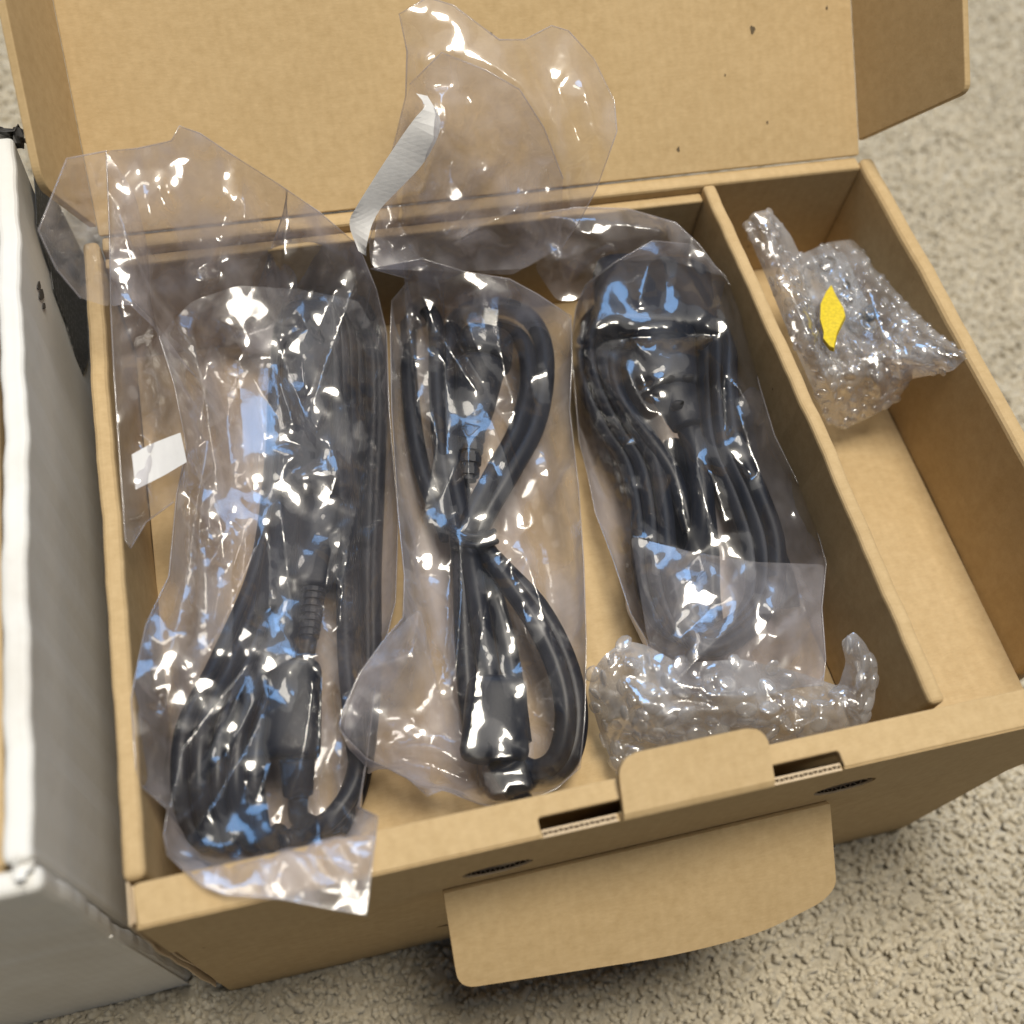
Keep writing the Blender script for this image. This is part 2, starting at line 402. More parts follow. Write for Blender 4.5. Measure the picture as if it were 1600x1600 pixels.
plate("front_panel", band, holes, (0, 0, 0), (1, 0, 0), (0, 0, 1), .0024, KRAFT, BX, .0006, 2)
hC = xz(690, 1448, .0016)
box("corner_fold", (.0002, .0010, -.150), (.0009, .0124, -.0012), KRAFT_EDGE, BX, .0002, 1, sub=14, wob=.0004, seed=8)
box("corner_fold", (.0016, .0022, -.160), (.0023, .0120, -.0022), KRAFT_EDGE, BX, .0002, 1, sub=14, wob=.0004, seed=9)
plate("front_panel", [(.0026, -H), (.3045, -H), (.3075, -.082), (W, -.060), (W, -.0470), (.0026, -.0470)],
      [lens(hC[0] + .010, hC[2] + .001, .0118, .0040)], (0, .0016, 0), (1, 0, 0), (0, 0, 1), .003, KRAFT, BX, .0006, 2)
# cut edges of the corrugated board in the holes
def flutes(x0, x1, fz, y0, y1, name="corrugated_edge", pitch=.0031):
    V = []; Fc = []
    def strip(P, w, hz):
        k = len(V)
        for (x, y, z) in P: V.extend([(x, y - w, z), (x, y + w, z), (x, y + w, z + hz), (x, y - w, z + hz)])
        for i in range(len(P) - 1):
            a, b = k + i * 4, k + i * 4 + 4
            for q in range(4): Fc.append((a + q, a + (q + 1) % 4, b + (q + 1) % 4, b + q))
    n = max(6, int((x1 - x0) / pitch * 6)); xs = np.linspace(x0, x1, n)
    strip([(x, y0, fz(x)) for x in xs], .00030, .00034)
    strip([(x, y1, fz(x)) for x in xs], .00030, .00034)
    strip([(x, (y0 + y1) / 2 + (y1 - y0) / 2 * math.sin((x - x0) / pitch * 2 * math.pi), fz(x)) for x in xs], .00020, .00030)
    return from_arrays(name, V, Fc, KRAFT_EDGE, BX, smooth=False)
def shade_strip(x0, x1, fz, y0, y1):  # flat strip under the flutes, coloured as the shade between them
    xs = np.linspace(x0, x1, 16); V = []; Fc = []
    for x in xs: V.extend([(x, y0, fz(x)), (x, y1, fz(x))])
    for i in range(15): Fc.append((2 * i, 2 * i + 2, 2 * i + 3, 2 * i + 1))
    return from_arrays("flute_shade_strip", V, Fc, FLUTE_SHADE, BX, smooth=False)
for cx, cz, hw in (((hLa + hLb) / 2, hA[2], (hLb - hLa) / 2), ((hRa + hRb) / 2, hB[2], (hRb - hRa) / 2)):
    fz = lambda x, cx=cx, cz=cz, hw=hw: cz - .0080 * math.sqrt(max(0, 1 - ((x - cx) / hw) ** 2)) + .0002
    shade_strip(cx - hw * .97, cx + hw * .97, fz, .0003, .0022); flutes(cx - hw * .97, cx + hw * .97, fz, .0005, .0020)
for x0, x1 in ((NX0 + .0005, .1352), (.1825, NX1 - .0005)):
    shade_strip(x0, x1, lambda x: -.0021, .0003, .0022); flutes(x0, x1, lambda x: -.0020, .0004, .0020)
# tab: comes up out of the slot and lies back over the rim
def tab():
    prof = [(.0002, -.0030), (-.0007, -.0012), (-.0006, .0008), (.0008, .0022), (.0040, .0030), (.0085, .0042), (.0125, .0053), (.0162, .0064)]
    x0, x1 = .1359, .1822
    bm = bmesh.new(); rows = []
    nu = 24
    prof = np.array(prof); s = np.r_[0, np.cumsum(np.linalg.norm(np.diff(prof, axis=0), axis=1))]
    ss = np.linspace(0, s[-1], 30); Y = np.interp(ss, s, prof[:, 0]); Z = np.interp(ss, s, prof[:, 1])
    Tn = np.gradient(np.stack([Y, Z], 1), axis=0); Tn /= np.linalg.norm(Tn, axis=1)[:, None]
    R = .0062
    for side in (0, 1):
        for i, sv in enumerate(ss):
            ins = 0
            d = s[-1] - sv
            if d < R: ins = R - math.sqrt(max(0, R * R - (R - d) ** 2))
            row = []
            for k in range(nu + 1):
                x = x0 + ins + (x1 - x0 - 2 * ins) * k / nu + (.0021 * (ss[i] / s[-1]))
                off = 0 if side == 0 else -.0026
                row.append(bm.verts.new((x, Y[i] - Tn[i][1] * off * 1.0 * -1 * -1, Z[i] + Tn[i][0] * off)))
            rows.append(row)
    n = len(ss)
    for i in range(n - 1):
        for k in range(nu):
            bm.faces.new((rows[i][k], rows[i][k + 1], rows[i + 1][k + 1], rows[i + 1][k]))
            bm.faces.new((rows[n + i][k], rows[n + i + 1][k], rows[n + i + 1][k + 1], rows[n + i][k + 1]))
        for k in (0, nu):
            bm.faces.new((rows[i][k], rows[i + 1][k], rows[n + i + 1][k], rows[n + i][k]))
    for k in range(nu):
        bm.faces.new((rows[n - 1][k], rows[n - 1][k + 1], rows[2 * n - 1][k + 1], rows[2 * n - 1][k]))
        bm.faces.new((rows[0][k], rows[n][k], rows[n][k + 1], rows[0][k + 1]))
    bevel_sharp(bm, .0004, 2, 50)
    return from_bm("lock_tab", bm, KRAFT, BX)
tab()
# big flap hinged half way down the front, sticking out
a = math.radians(38)
plate("front_flap", rounded([(.0856, 0), (.2182, 0), (.2180, .0300), (.2130, .0345), (.1910, .0400), (.1640, .0412), (.0858, .0332)][::-1], [.0060, .02, .008, .004, .003, .0004, .0004], 6),
      [], (0, -.0012, -.0466), (1, 0, 0), (0, -math.cos(a), -math.sin(a)), -.0028, KRAFT, BX, .0005)
# lid and its two dust flaps
uL = np.array([0, math.cos(TILT), math.sin(TILT)]); nL = np.array([0, -math.sin(TILT), math.cos(TILT)])
plate("lid", rounded([(.0060, .0002), (.3136, .0002), (.3136, .24), (.0060, .24)], .0006, 2), [], (0, D, 0), (1, 0, 0), uL, .003, KRAFT, BX, .0006)
def dust_flap(x, sgn, ang, pts, rad):
    wv = np.array([sgn * math.cos(ang), 0, 0]) + nL * math.sin(ang)
    o = plate("dust_flap", rounded([(p[0], p[1]) for p in pts], rad, 5), [], np.array([x, D, 0]), uL, wv, .0028 * (1 if sgn < 0 else -1), KRAFT, BX, .0005)
    return o
dust_flap(.3136, 1, math.radians(77), [(.006, -.0002), (.0136, .0560), (.235, .0570), (.24, -.0002)], [.0008, .004, .004, .001])
dust_flap(.0060, -1, math.radians(79), [(.0035, -.0002), (.0130, .0400), (.018, .0435), (.235, .0455), (.24, -.0002)], [.0008, .003, .003, .004, .001])
# flecks in the lid board
V = []; Fc = []
for px, py, r in ((1176, 46, .0013), (1060, 233, .0008), (1133, 117, .0004), (1199, 191, .0005), (1292, 12, .0006), (768, 52, .0004)):
    c = on_plane(px, py, np.array([0, D, 0]) + nL * .00025, nL); k = len(V)
    for i in range(10):
        t = i / 10 * 6.283; rr = r * (1 + .25 * math.sin(3 * t + px))
        V.append(c + np.array([1, 0, 0]) * rr * .8 * math.cos(t) + uL * rr * 1.2 * math.sin(t))
    Fc.append(tuple(range(k, k + 10)))
tag(from_arrays("fleck", V, Fc, SPECK, BX, smooth=False), kind="stuff")

# ------------------------------------------------------------------ white box at the left
def white_box():
    B = empty("white_box", (-.086, .135, -H), "scuffed white cardboard box with worn corners standing left of the kraft box", "box")
    X1, T = -.0125, .033
    box("side_wall", (X1 - .0070, .0150, -H), (X1, .262, T), WHITE_BOARD, B, .0020, 3, sub=60, wob=.0006, seed=11)
    zf = float(xz(100, 1481, .008)[2])
    box("front_wall", (-.1598, .0074, -H), (X1 - .0004, .0084, zf), WHITE_BOARD, B, .0004, 2, sub=30, wob=.0003, seed=14)
    box("side_wall", (-.1600, .0150, -H), (-.1520, .262, T), WHITE_BOARD, B, .0022, 3)
    box("back_wall", (-.1515, .256, -H), (X1 - .0092, .2615, T - .004), WHITE_BOARD, B, .0015)
    box("front_wall", (-.1600, .0082, -H), (X1 + .0002, .0146, T - .0035), WHITE_BOARD, B, .0024, 3, sub=40, wob=.0005, seed=12)
    box("box_floor", (-.1515, .0150, -H + .002), (X1 - .0092, .2555, -H + .006), KRAFT, B, .0005)
    box("inner_liner", (X1 - .0096, .0155, -H + .007), (X1 - .0078, .2550, T - .003), KRAFT, B, .0005)
    # crumpled, torn paper at the worn front corner and at the far end of the rim
    rng = np.random.default_rng(5)
    def torn(c, n, size, m, name):
        V = []; Fc = []
        for i in range(n):
            p = c + rng.normal(0, 1, 3) * np.array(size)
            k = len(V); g = 4
            e1 = rng.normal(0, 1, 3); e1 /= np.linalg.norm(e1); e2 = np.cross(e1, rng.normal(0, 1, 3)); e2 /= np.linalg.norm(e2); e3 = np.cross(e1, e2)
            L1, L2 = rng.uniform(.004, .009), rng.uniform(.0015, .004)
            for u in range(g):
                for v in range(g):
                    V.append(p + e1 * L1 * (u / (g - 1) - .5) + e2 * L2 * (v / (g - 1) - .5) + e3 * .0012 * math.sin(u * 1.7 + v + i))
            for u in range(g - 1):
                for v in range(g - 1):
                    a = k + u * g + v; Fc.append((a, a + 1, a + g + 1, a + g))
        o = from_arrays(name, V, Fc, m, B, smooth=False)
        md = o.modifiers.new("thick", 'SOLIDIFY'); md.thickness = .0004
        return o
    torn(np.array([X1 - .0030, .0150, T - .003]), 4, (.0012, .0010, .0012), WHITE_BOARD, "torn_paper")
    torn(np.array([X1 - .0045, .2635, T - .001]), 14, (.0030, .0012, .002), INK, "torn_paper")
    # printed dark patch and a small mark on the side that faces the kraft box
    P = lambda px, py: on_plane(px, py, (X1 + .0005, 0, 0), (1, 0, 0))[1:]
    pts = [P(*q) for q in ((52, 255), (80, 295), (132, 400), (140, 560), (130, 585), (118, 556), (104, 505), (84, 452), (80, 425), (70, 395), (58, 350), (56, 300))]
    pts = [(float(y), float(z)) for y, z in pts]
    plate("printed_patch", pts, [], (X1 + .0005, 0, 0), (0, 1, 0), (0, 0, 1), .0003, INK_PRINT, B, 0)
    for (px, py, w, h) in ((61, 446, 2.5, 7), (65, 460, 3.5, 9), (69, 478, 2.0, 5)):
        c = P(px, py); q = P(px + w, py); r = P(px, py + h)
        e1 = (np.array(q) - c); e2 = (np.array(r) - c)
        plate("ink_mark", [tuple(map(float, np.array(c) + e1 * math.cos(t) * (1 + .3 * math.sin(3 * t)) + e2 * math.sin(t))) for t in np.linspace(0, 2 * math.pi, 11)[:-1]], [], (X1 + .0006, 0, 0), (0, 1, 0), (0, 0, 1), .0003, INK, B, 0)
def ink_print():
    m, nt, out = mat("printed_ink_lines"); L = nt.links.new
    tc = N(nt, "ShaderNodeTexCoord")
    sx = N(nt, "ShaderNodeSeparateXYZ"); L(tc.outputs["Object"], sx.inputs[0])
    rowf = math_node(nt, 'FRACT', math_node(nt, 'MULTIPLY', sx.outputs[2], 330.0))
    row = math_node(nt, 'GREATER_THAN', rowf, .55)
    mp = N(nt, "ShaderNodeMapping"); mp.inputs["Scale"].default_value = (1, 520, 330); L(tc.outputs["Object"], mp.inputs["Vector"])
    n = N(nt, "ShaderNodeTexNoise", Scale=1.0, Detail=2.0); L(mp.outputs[0], n.inputs["Vector"])
    f = math_node(nt, 'MULTIPLY', row, math_node(nt, 'GREATER_THAN', n.outputs[0], .53))
    mx = N(nt, "ShaderNodeMix", data_type='RGBA'); L(math_node(nt, 'MULTIPLY', f, .30), mx.inputs[0]); mx.inputs[6].default_value = (.050, .050, .050, 1); mx.inputs[7].default_value = (.42, .41, .39, 1)
    p = N(nt, "ShaderNodeBsdfPrincipled", Roughness=.55); L(mx.outputs[2], p.inputs["Base Color"]); L(p.outputs[0], out.inputs[0]); return m
INK_PRINT = ink_print()
white_box()

# ------------------------------------------------------------------ cables
OB = dict(x0=-.03, y0=-.03, s=.0008, nx=470, ny=400)
HF = np.full((OB['nx'], OB['ny']), -9.0); LF = np.full_like(HF, 9.0)
def obstacle(V, r):
    """Note the tops of solid things, for the films that lie over them."""
    V = np.asarray(V, float); k = int(r / OB['s']) + 1
    for dx in range(-k, k + 1):
        for dy in range(-k, k + 1):
            ix = np.round((V[:, 0] - OB['x0']) / OB['s']).astype(int) + dx; iy = np.round((V[:, 1] - OB['y0']) / OB['s']).astype(int) + dy
            d2 = (ix * OB['s'] + OB['x0'] - V[:, 0]) ** 2 + (iy * OB['s'] + OB['y0'] - V[:, 1]) ** 2
            ok = (ix >= 0) & (iy >= 0) & (ix < OB['nx']) & (iy < OB['ny']) & (d2 < r * r)
            np.maximum.at(HF, (ix[ok], iy[ok]), V[ok, 2] + np.sqrt(r * r - d2[ok])); np.minimum.at(LF, (ix[ok], iy[ok]), V[ok, 2] - np.sqrt(r * r - d2[ok]))
def path(pts, step=.0015): return spline([at(*p) for p in pts], step)
def cable(parent, pts, r=.0032, name="cable", flat=1.0, m=None):
    P = path(pts)
    V, Fc = tube_arrays(P, r, 12, flat)
    obstacle(P, r * max(1, flat))
    return from_arrays(name, V, Fc, m or BLACK, parent)
def body(parent, p0, p1, w0, h0, w1, h1, name="plug_body", e=4, up=(0, 0, 1), m=None, seg=24, r=.12):
    A, B = at(*p0), at(*p1)
    V, Fc = loft(body_sections(w0, h0, w1, h1, e, r), A, B, up, seg)
    o = from_arrays(name, V, Fc, m or BLACK_PLUG, parent)
    me = o.data
    for t in np.linspace(.06, .94, 9):
        c = A + (B - A) * t; w, h = w0 + (w1 - w0) * t, h0 + (h1 - h0) * t
        T = (B - A) / np.linalg.norm(B - A); s = np.cross(T, up); s /= np.linalg.norm(s)
        for q in np.linspace(-1, 1, 7): obstacle((c + s * q * max(0, w - .002))[None], max(.0015, h))
    return o
def relief(parent, p0, p1, r0, r1, n=6):
    """Ribbed sleeve where a cable leaves its plug."""
    A, B = at(*p0), at(*p1); sec = []
    for i in range(n):
        t0 = i / n; rr = r0 + (r1 - r0) * t0
        sec += [(t0, rr, rr, 2.4), (t0 + .58 / n, rr * .99, rr * .99, 2.4), (t0 + .60 / n, rr * .74, rr * .74, 2.4), (t0 + .97 / n, rr * .74, rr * .74, 2.4)]
    V, Fc = loft(sec, A, B, seg=16); obstacle(np.linspace(A, B, 8), (r0 + r1) / 2)
    return from_arrays("strain_relief", V, Fc, BLACK_PLUG, parent, smooth=False)

# first cable: long bundle with a wide flat coil at its lower end
C1 = empty("power_cable", at(430, 900, FLOOR), "thick black power cable coiled in the leftmost bag, two connectors along the bundle", "cable", "bagged power cables")
for k in range(5):
    o = k - 2; zt = -.040 + .0035 * (k % 2)
    cable(C1, [(505 + o * 9, 462 + k * 3, -.040), (470 + o * 13, 500, zt), (462 + o * 15, 600, zt), (458 + o * 16, 720, zt - .003), (440 + o * 18, 880, zt - .004), (392 + o * 25, 1030, zt + .002),
               (350 + o * 29, 1130, zt + .010), (340 + o * 29, 1215, zt + .010), (348 + o * 28, 1278, zt + .005), (360 + o * 26, 1308, -.038), (372 + o * 26, 1316, -.047), (388 + o * 24, 1300, -.054)], .0031)
for k in range(4):
    z = -.053 + .0045 * k
    cable(C1, [(440 + k * 10, 1318 - k * 6, -.046), (500 + k * 6, 1296 - k * 6, z), (545 + k * 4, 1240 - k * 8, z), (566 - k * 4, 1150, z), (566 - k * 8, 1030, z), (556 - k * 6, 900, z), (556 - k * 8, 760, z), (560 - k * 12, 620, z + .002), (556 - k * 12, 520, z + .006), (520 - k * 4, 466, -.040 + .003 * k)], .0032)
for k in range(2):
    cable(C1, [(530 + k * 6, 1300 - k * 6, -.053), (560 + k * 6, 1210, -.053), (574 + k * 8, 1060, -.053), (574 + k * 9, 900, -.052), (578 + k * 10, 780, -.050), (584 + k * 9, 640, -.046), (580 + k * 8, 540, -.042), (560 + k * 6, 478, -.040), (520, 448, -.042)], .0031)
body(C1, (482, 484, -.0245), (474, 772, -.0245), .0098, .0080, .0088, .0072, "connector_sleeve", e=2.6)
body(C1, (505, 782, -.029), (490, 922, -.029), .0078, .0060, .0056, .0050, "plug_body", e=3.2)
body(C1, (448, 790, -.033), (424, 962, -.031), .0052, .0055, .0058, .0058, "plug_body", e=2.4)
relief(C1, (490, 922, -.029), (482, 1000, -.030), .0042, .0034, 7)
body(C1, (464, 1036, -.026), (456, 1186, -.028), .0080, .0066, .0088, .0066, "socket_body", e=3.2, r=.2)
body(C1, (464, 1184, -.029), (466, 1244, -.034), .0056, .0052, .0046, .0044, "strain_relief", e=2.4)
cable(C1, [(482, 996, -.030), (476, 1030, -.032), (470, 1060, -.034)], .0031)
cable(C1, [(466, 1240, -.034), (470, 1280, -.042), (520, 1290, -.050), (552, 1240, -.053)], .0031)

# second cable: thick round sheath, loop at the top, round plug with a bare pin
C2 = empty("power_cable", at(750, 900, FLOOR), "black power cable in the middle bag, round plug with a bare metal pin", "cable", "bagged power cables")
cable(C2, [(742, 842, -.036), (762, 800, -.034), (800, 735, -.032), (834, 672, -.032), (850, 605, -.033), (850, 545, -.034), (832, 503, -.035), (800, 482, -.036), (765, 478, -.036), (728, 488, -.038), (706, 520, -.038), (700, 620, -.036), (706, 730, -.035), (726, 830, -.035)], .0038)
cable(C2, [(728, 838, -.030), (740, 800, -.030), (772, 738, -.030), (808, 672, -.030), (825, 605, -.032), (822, 548, -.034), (802, 520, -.038), (770, 512, -.042), (740, 540, -.046)], .0036)
cable(C2, [(640, 520, -.050), (648, 490, -.042), (668, 484, -.036), (682, 520, -.034), (684, 620, -.034), (692, 720, -.035), (712, 830, -.036)], .0034)
cable(C2, [(638, 505, -.046), (640, 600, -.046), (656, 720, -.046), (700, 840, -.044)], .0034)
cable(C2, [(716, 500, -.044), (714, 620, -.042), (718, 740, -.042), (735, 840, -.042)], .0034)
body(C2, (762, 528, -.028), (752, 566, -.028), .0106, .0098, .0118, .0106, "plug_cap", e=2.6, r=.3)
body(C2, (752, 566, -.028), (738, 664, -.031), .0098, .0092, .0068, .0064, "plug_body", e=2.2, r=.2)
relief(C2, (738, 660, -.032), (732, 752, -.037), .0056, .0036, 5)
body(C2, (768, 484, -.0245), (760, 534, -.0275), .0030, .0011, .0030, .0011, "pin", e=6, m=STEEL, r=.03)
for k, pts in enumerate([
        [(716, 832, -.036), (722, 900, -.038), (726, 1000, -.040), (732, 1090, -.042), (742, 1160, -.044)],
        [(728, 836, -.034), (742, 910, -.034), (756, 1000, -.035), (768, 1080, -.037), (776, 1140, -.040)],
        [(740, 838, -.042), (766, 910, -.044), (790, 1000, -.046), (806, 1090, -.047), (815, 1160, -.048)],
        [(744, 838, -.033), (790, 905, -.033), (838, 975, -.034), (872, 1050, -.036), (884, 1120, -.038), (872, 1180, -.042), (838, 1204, -.046), (800, 1190, -.048)],
        [(734, 838, -.038), (786, 890, -.040), (842, 950, -.041), (884, 1030, -.042), (902, 1110, -.043), (892, 1178, -.045), (858, 1212, -.048), (812, 1210, -.050)]]):
    cable(C2, pts, .0038 if k > 2 else .0036)
body(C2, (776, 1062, -.030), (772, 1190, -.032), .0098, .0082, .0112, .0078, "socket_body", e=2.9, r=.25)
body(C2, (788, 1186, -.033), (812, 1238, -.040), .0060, .0054, .0048, .0045, "strain_relief", e=2.6)
cable(C2, [(806, 1226, -.038), (818, 1250, -.044), (824, 1275, -.050)], .0034)
P = path([(704, 822, -.030), (724, 836, -.0255), (750, 838, -.025), (772, 830, -.030)])
V, Fc = tube_arrays(P, .0011, 8); from_arrays("twist_tie", V, Fc, BLACK_PLUG, C2)
P = path([(706, 838, -.030), (728, 850, -.0255), (754, 852, -.025), (776, 846, -.030)])
V, Fc = tube_arrays(P, .0011, 8); from_arrays("twist_tie", V, Fc, BLACK_PLUG, C2)

# third cable: broad moulded plug lying on its coil
C3 = empty("power_cable", at(1080, 700, FLOOR), "black power cable in the right bag, broad plug with slotted strain relief", "cable", "bagged power cables")
for k in range(6):
    o = (k % 3) * 1.5 - 1.5; z = -.052 + .0042 * k
    cable(C3, [(1040, 470 + k * 6, z), (968 + o * 8, 474, z), (928 + o * 12, 520, z), (930 + o * 14, 590, z), (962 + o * 15, 660, z), (1000 + o * 15, 720, z), (1018 + o * 14, 800, z), (1024 + o * 15, 890, z), (1046 + o * 14, 965, z), (1090 + o * 8, 1004 + o * 6, z),
               (1150 + o * 6, 985 + o * 5, z), (1192 + o * 10, 930, z), (1192 + o * 14, 850, z), (1166 + o * 14, 770, z), (1132 + o * 13, 690, z), (1122 + o * 12, 600, z), (1118 + o * 12, 520, z), (1080, 470 + k * 6, z)], .0033)
body(C3, (1016, 418, -.0225), (1028, 528, -.0185), .0240, .0085, .0232, .0095, "plug_body", e=4.2, r=.30)
body(C3, (1034, 520, -.0175), (1052, 612, -.0175), .0125, .0096, .0092, .0076, "plug_neck", e=2.5, r=.2)
body(C3, (1050, 606, -.0185), (1074, 668, -.0205), .0090, .0074, .0056, .0052, "strain_relief", e=2.4)
for (px, py) in ((1030, 612), (1060, 629), (1046, 590), (1076, 588), (1022, 576)):
    c = at(px, py, -.0098 if py < 600 else -.0112)
    T = at(1074, 668, -.02) - at(1034, 520, -.02); T /= np.linalg.norm(T); s = np.cross(T, (0, 0, 1))
    V, Fc = loft([(0, .0022, .0011, 2), (.5, .0024, .0012, 2), (1, .0022, .0011, 2)], c + np.array([0, 0, .0002]), c - np.array([0, 0, .004]), up=T, seg=14)
    from_arrays("relief_slot_shade", V, Fc, SLOT_SHADE, C3)  # solid dark plugs, slot shade is in their colour
cable(C3, [(1072, 660, -.023), (1090, 720, -.024), (1098, 790, -.026), (1092, 850, -.032), (1070, 900, -.040)], .0044)
cable(C3, [(1006, 548, -.030), (960, 560, -.030), (968, 620, -.030), (1010, 680, -.029), (1050, 740, -.030), (1080, 830, -.034)], .0033)
cable(C3, [(1180, 800, -.040), (1204, 850, -.040), (1224, 900, -.042), (1234, 950, -.046)], .0040)
for k in range(3):
    cable(C3, [(1050 + k * 14, 690, -.044), (1062 + k * 18, 760, -.046), (1066 + k * 22, 850, -.048), (1072 + k * 20, 930, -.050), (1090 + k * 14, 978, -.052)], .0033)

# ------------------------------------------------------------------ films
WF = np.full_like(HF, FLOOR)
gx = OB['x0'] + OB['s'] * np.arange(OB['nx'])[:, None]; gy = OB['y0'] + OB['s'] * np.arange(OB['ny'])[None, :]
for x0, x1, y0, y1, zt in ((0, .006, .0, D, 0), (.3132, .32, 0, D, 0), (0, W, 0, .0118, 0)):
    q = (gx >= x0 - .0004) & (gx <= x1 + .0004) & (gy >= y0 - .0004) & (gy <= y1 + .0004)
    WF[q] = np.maximum(WF[q], zt)
HF = np.maximum(HF, WF)
def grow(A, r, f):
    B = A.copy()
    for dx in range(-r, r + 1):
        for dy in range(-r, r + 1):
            if dx * dx + dy * dy <= r * r: B = f(B, np.roll(np.roll(A, dx, 0), dy, 1))
    return B
HF = np.maximum(HF, grow(grow(HF, 13, np.maximum), 13, np.minimum))
for _ in range(6):
    Q = np.pad(HF, 1, mode='edge'); HF = sum(Q[i:i + HF.shape[0], j:j + HF.shape[1]] for i in range(3) for j in range(3)) / 9
def in_poly(P, poly):
    x, y = P[:, 0], P[:, 1]; r = np.zeros(len(P), bool); n = len(poly)
    for i in range(n):
        x1, y1 = poly[i]; x2, y2 = poly[(i + 1) % n]
        if y1 == y2: continue
        r ^= ((y1 > y) != (y2 > y)) & (x < (x2 - x1) * (y - y1) / (y2 - y1) + x1)
    return r
def seg_dist(P, poly):
    d = np.full(len(P), 1e9); n = len(poly)
    for i in range(n):
        a, b = np.array(poly[i]), np.array(poly[(i + 1) % n]); ab = b - a
        t = np.clip(((P - a) @ ab) / (ab @ ab + 1e-9), 0, 1)
        d = np.minimum(d, np.linalg.norm(P - a - t[:, None] * ab, axis=1))
    return d
def resample(L, sp, closed):
    out = []; n = len(L)
    for i in range(n if closed else n - 1):
        a, b = np.array(L[i], float), np.array(L[(i + 1) % n], float)
        k = max(1, int(round(np.linalg.norm((b - a)[:2]) / sp)))
        out += [a + (b - a) * j / k for j in range(k)]
    if not closed: out.append(np.array(L[-1], float))
    return np.array(out)
def smooth_closed(L, k=2):
    L = np.array(L, float)
    for _ in range(k):
        A = np.roll(L, -1, 0); L = np.stack([L * .75 + A * .25, L * .25 + A * .75], 1).reshape(-1, L.shape[1])
    return L
def hf(x, y, HF=None):
    HF = globals()['HF'] if HF is None else HF
    fx = np.clip((x - OB['x0']) / OB['s'], 0, OB['nx'] - 1.001); fy = np.clip((y - OB['y0']) / OB['s'], 0, OB['ny'] - 1.001)
    ix, iy = fx.astype(int), fy.astype(int); u, v = fx - ix, fy - iy
    return HF[ix, iy] * (1 - u) * (1 - v) + HF[ix + 1, iy] * u * (1 - v) + HF[ix, iy + 1] * (1 - u) * v + HF[ix + 1, iy + 1] * u * v
def sheet(outline, sp=8.0, holds=(), excess=.05, iters=160, seed=1, bend=.30, lift=.0020, on=True, amp=.0010, sag=0.0, hmap=None, under=False, folds=()):
    """A sheet of thin film: fixed round its outline and along its sharp creases, longer than its span,
    relaxed until it buckles into wrinkles over what lies under it. Outline and creases: (px, py, z)."""
    rng = np.random.default_rng(seed)
    B = resample(outline, sp, True); poly = [tuple(p[:2]) for p in B]
    xs, ys = np.meshgrid(np.arange(B[:, 0].min(), B[:, 0].max(), sp), np.arange(B[:, 1].min(), B[:, 1].max(), sp * .866))
    xs[1::2] += sp / 2
    G = np.stack([xs.ravel(), ys.ravel()], 1) + rng.uniform(-.18, .18, (xs.size, 2)) * sp
    G = G[in_poly(G, poly)]; G = G[seg_dist(G, poly) > sp * .6]
    HP = [resample(h, sp, False) for h in holds]; nfix = len(HP)
    for (cnt_, famp, fd, fs_, l0, l1) in folds:                # creases the film took when it was packed
        tries = got = 0
        while got < cnt_ and tries < cnt_ * 40:
            tries += 1
            c = G[rng.integers(len(G))]; an = math.radians(rng.normal(fd, fs_)); ln = rng.uniform(l0, l1); bent = rng.normal(0, .10)
            t = np.linspace(-.5, .5, max(3, int(ln / sp) + 1)); dv = np.array([math.cos(an), math.sin(an)]); nv = np.array([-dv[1], dv[0]])
            L2 = c + t[:, None] * ln * dv + (t[:, None] ** 2) * ln * bent * nv
            ok = in_poly(L2, poly) & (seg_dist(L2, poly) > sp * .9)
            for h in HP: ok &= np.min(np.linalg.norm(L2[:, None] - h[None, :, :2], axis=2), axis=1) > sp * .85
            if ok.all(): got += 1; HP.append(np.c_[L2, np.clip(1.7 * np.sin((t * .9 + .5) * np.pi), 0, 1) * famp * rng.uniform(.5, 1.25) * (1 if rng.random() < .78 else -.5)])
    for h in HP:
        G = G[np.min(np.linalg.norm(G[:, None] - h[None, :, :2], axis=2), axis=1) > sp * .6]
    P2 = np.vstack([B[:, :2], G] + [h[:, :2] for h in HP]); nb = len(B); ng = len(G)
    Z = np.r_[B[:, 2], np.zeros(ng), *[h[:, 2] for h in HP]]; isf = np.zeros(len(P2), bool); isf[nb + ng + sum(len(h) for h in HP[:nfix]):] = True
    pin = np.zeros(len(P2), bool); pin[:nb] = True; pin[nb + ng:] = True
    ed = [(i, (i + 1) % nb) for i in range(nb)]; k = nb + ng
    for h in HP: ed += [(k + i, k + i + 1) for i in range(len(h) - 1)]; k += len(h)
    vo, _, fo, orig, _, _ = geometry.delaunay_2d_cdt([Vector(p) for p in P2], ed, [], 0, 1e-4)
    vo = np.array([tuple(v) for v in vo]); T = np.array([f for f in fo if len(f) == 3])
    src = np.array([o[0] if len(o) else -1 for o in orig])
    cen = vo[T].mean(1); T = T[in_poly(cen, poly)]
    used = np.unique(T); mp = -np.ones(len(vo), int); mp[used] = np.arange(len(used)); T = mp[T]; vo = vo[used]; src = src[used]
    n = len(vo); pn = np.where(src >= 0, pin[src], False); z = np.where(src >= 0, Z[src], 0.0)
    E = np.sort(np.vstack([T[:, [0, 1]], T[:, [1, 2]], T[:, [2, 0]]]), 1); Eu, inv = np.unique(E, axis=0, return_inverse=True); inv = inv.ravel()
    opp = np.concatenate([T[:, 2], T[:, 0], T[:, 1]]); order = np.argsort(inv, kind='stable'); si = inv[order]; so = opp[order]
    same = si[1:] == si[:-1]; Bp = np.stack([so[:-1][same], so[1:][same]], 1)
    def acc(idx, val): return np.bincount(idx, val, n)
    deg = acc(Eu[:, 0], None) + acc(Eu[:, 1], None)
    dirs = np.stack([ray(p[0], p[1]) for p in vo])
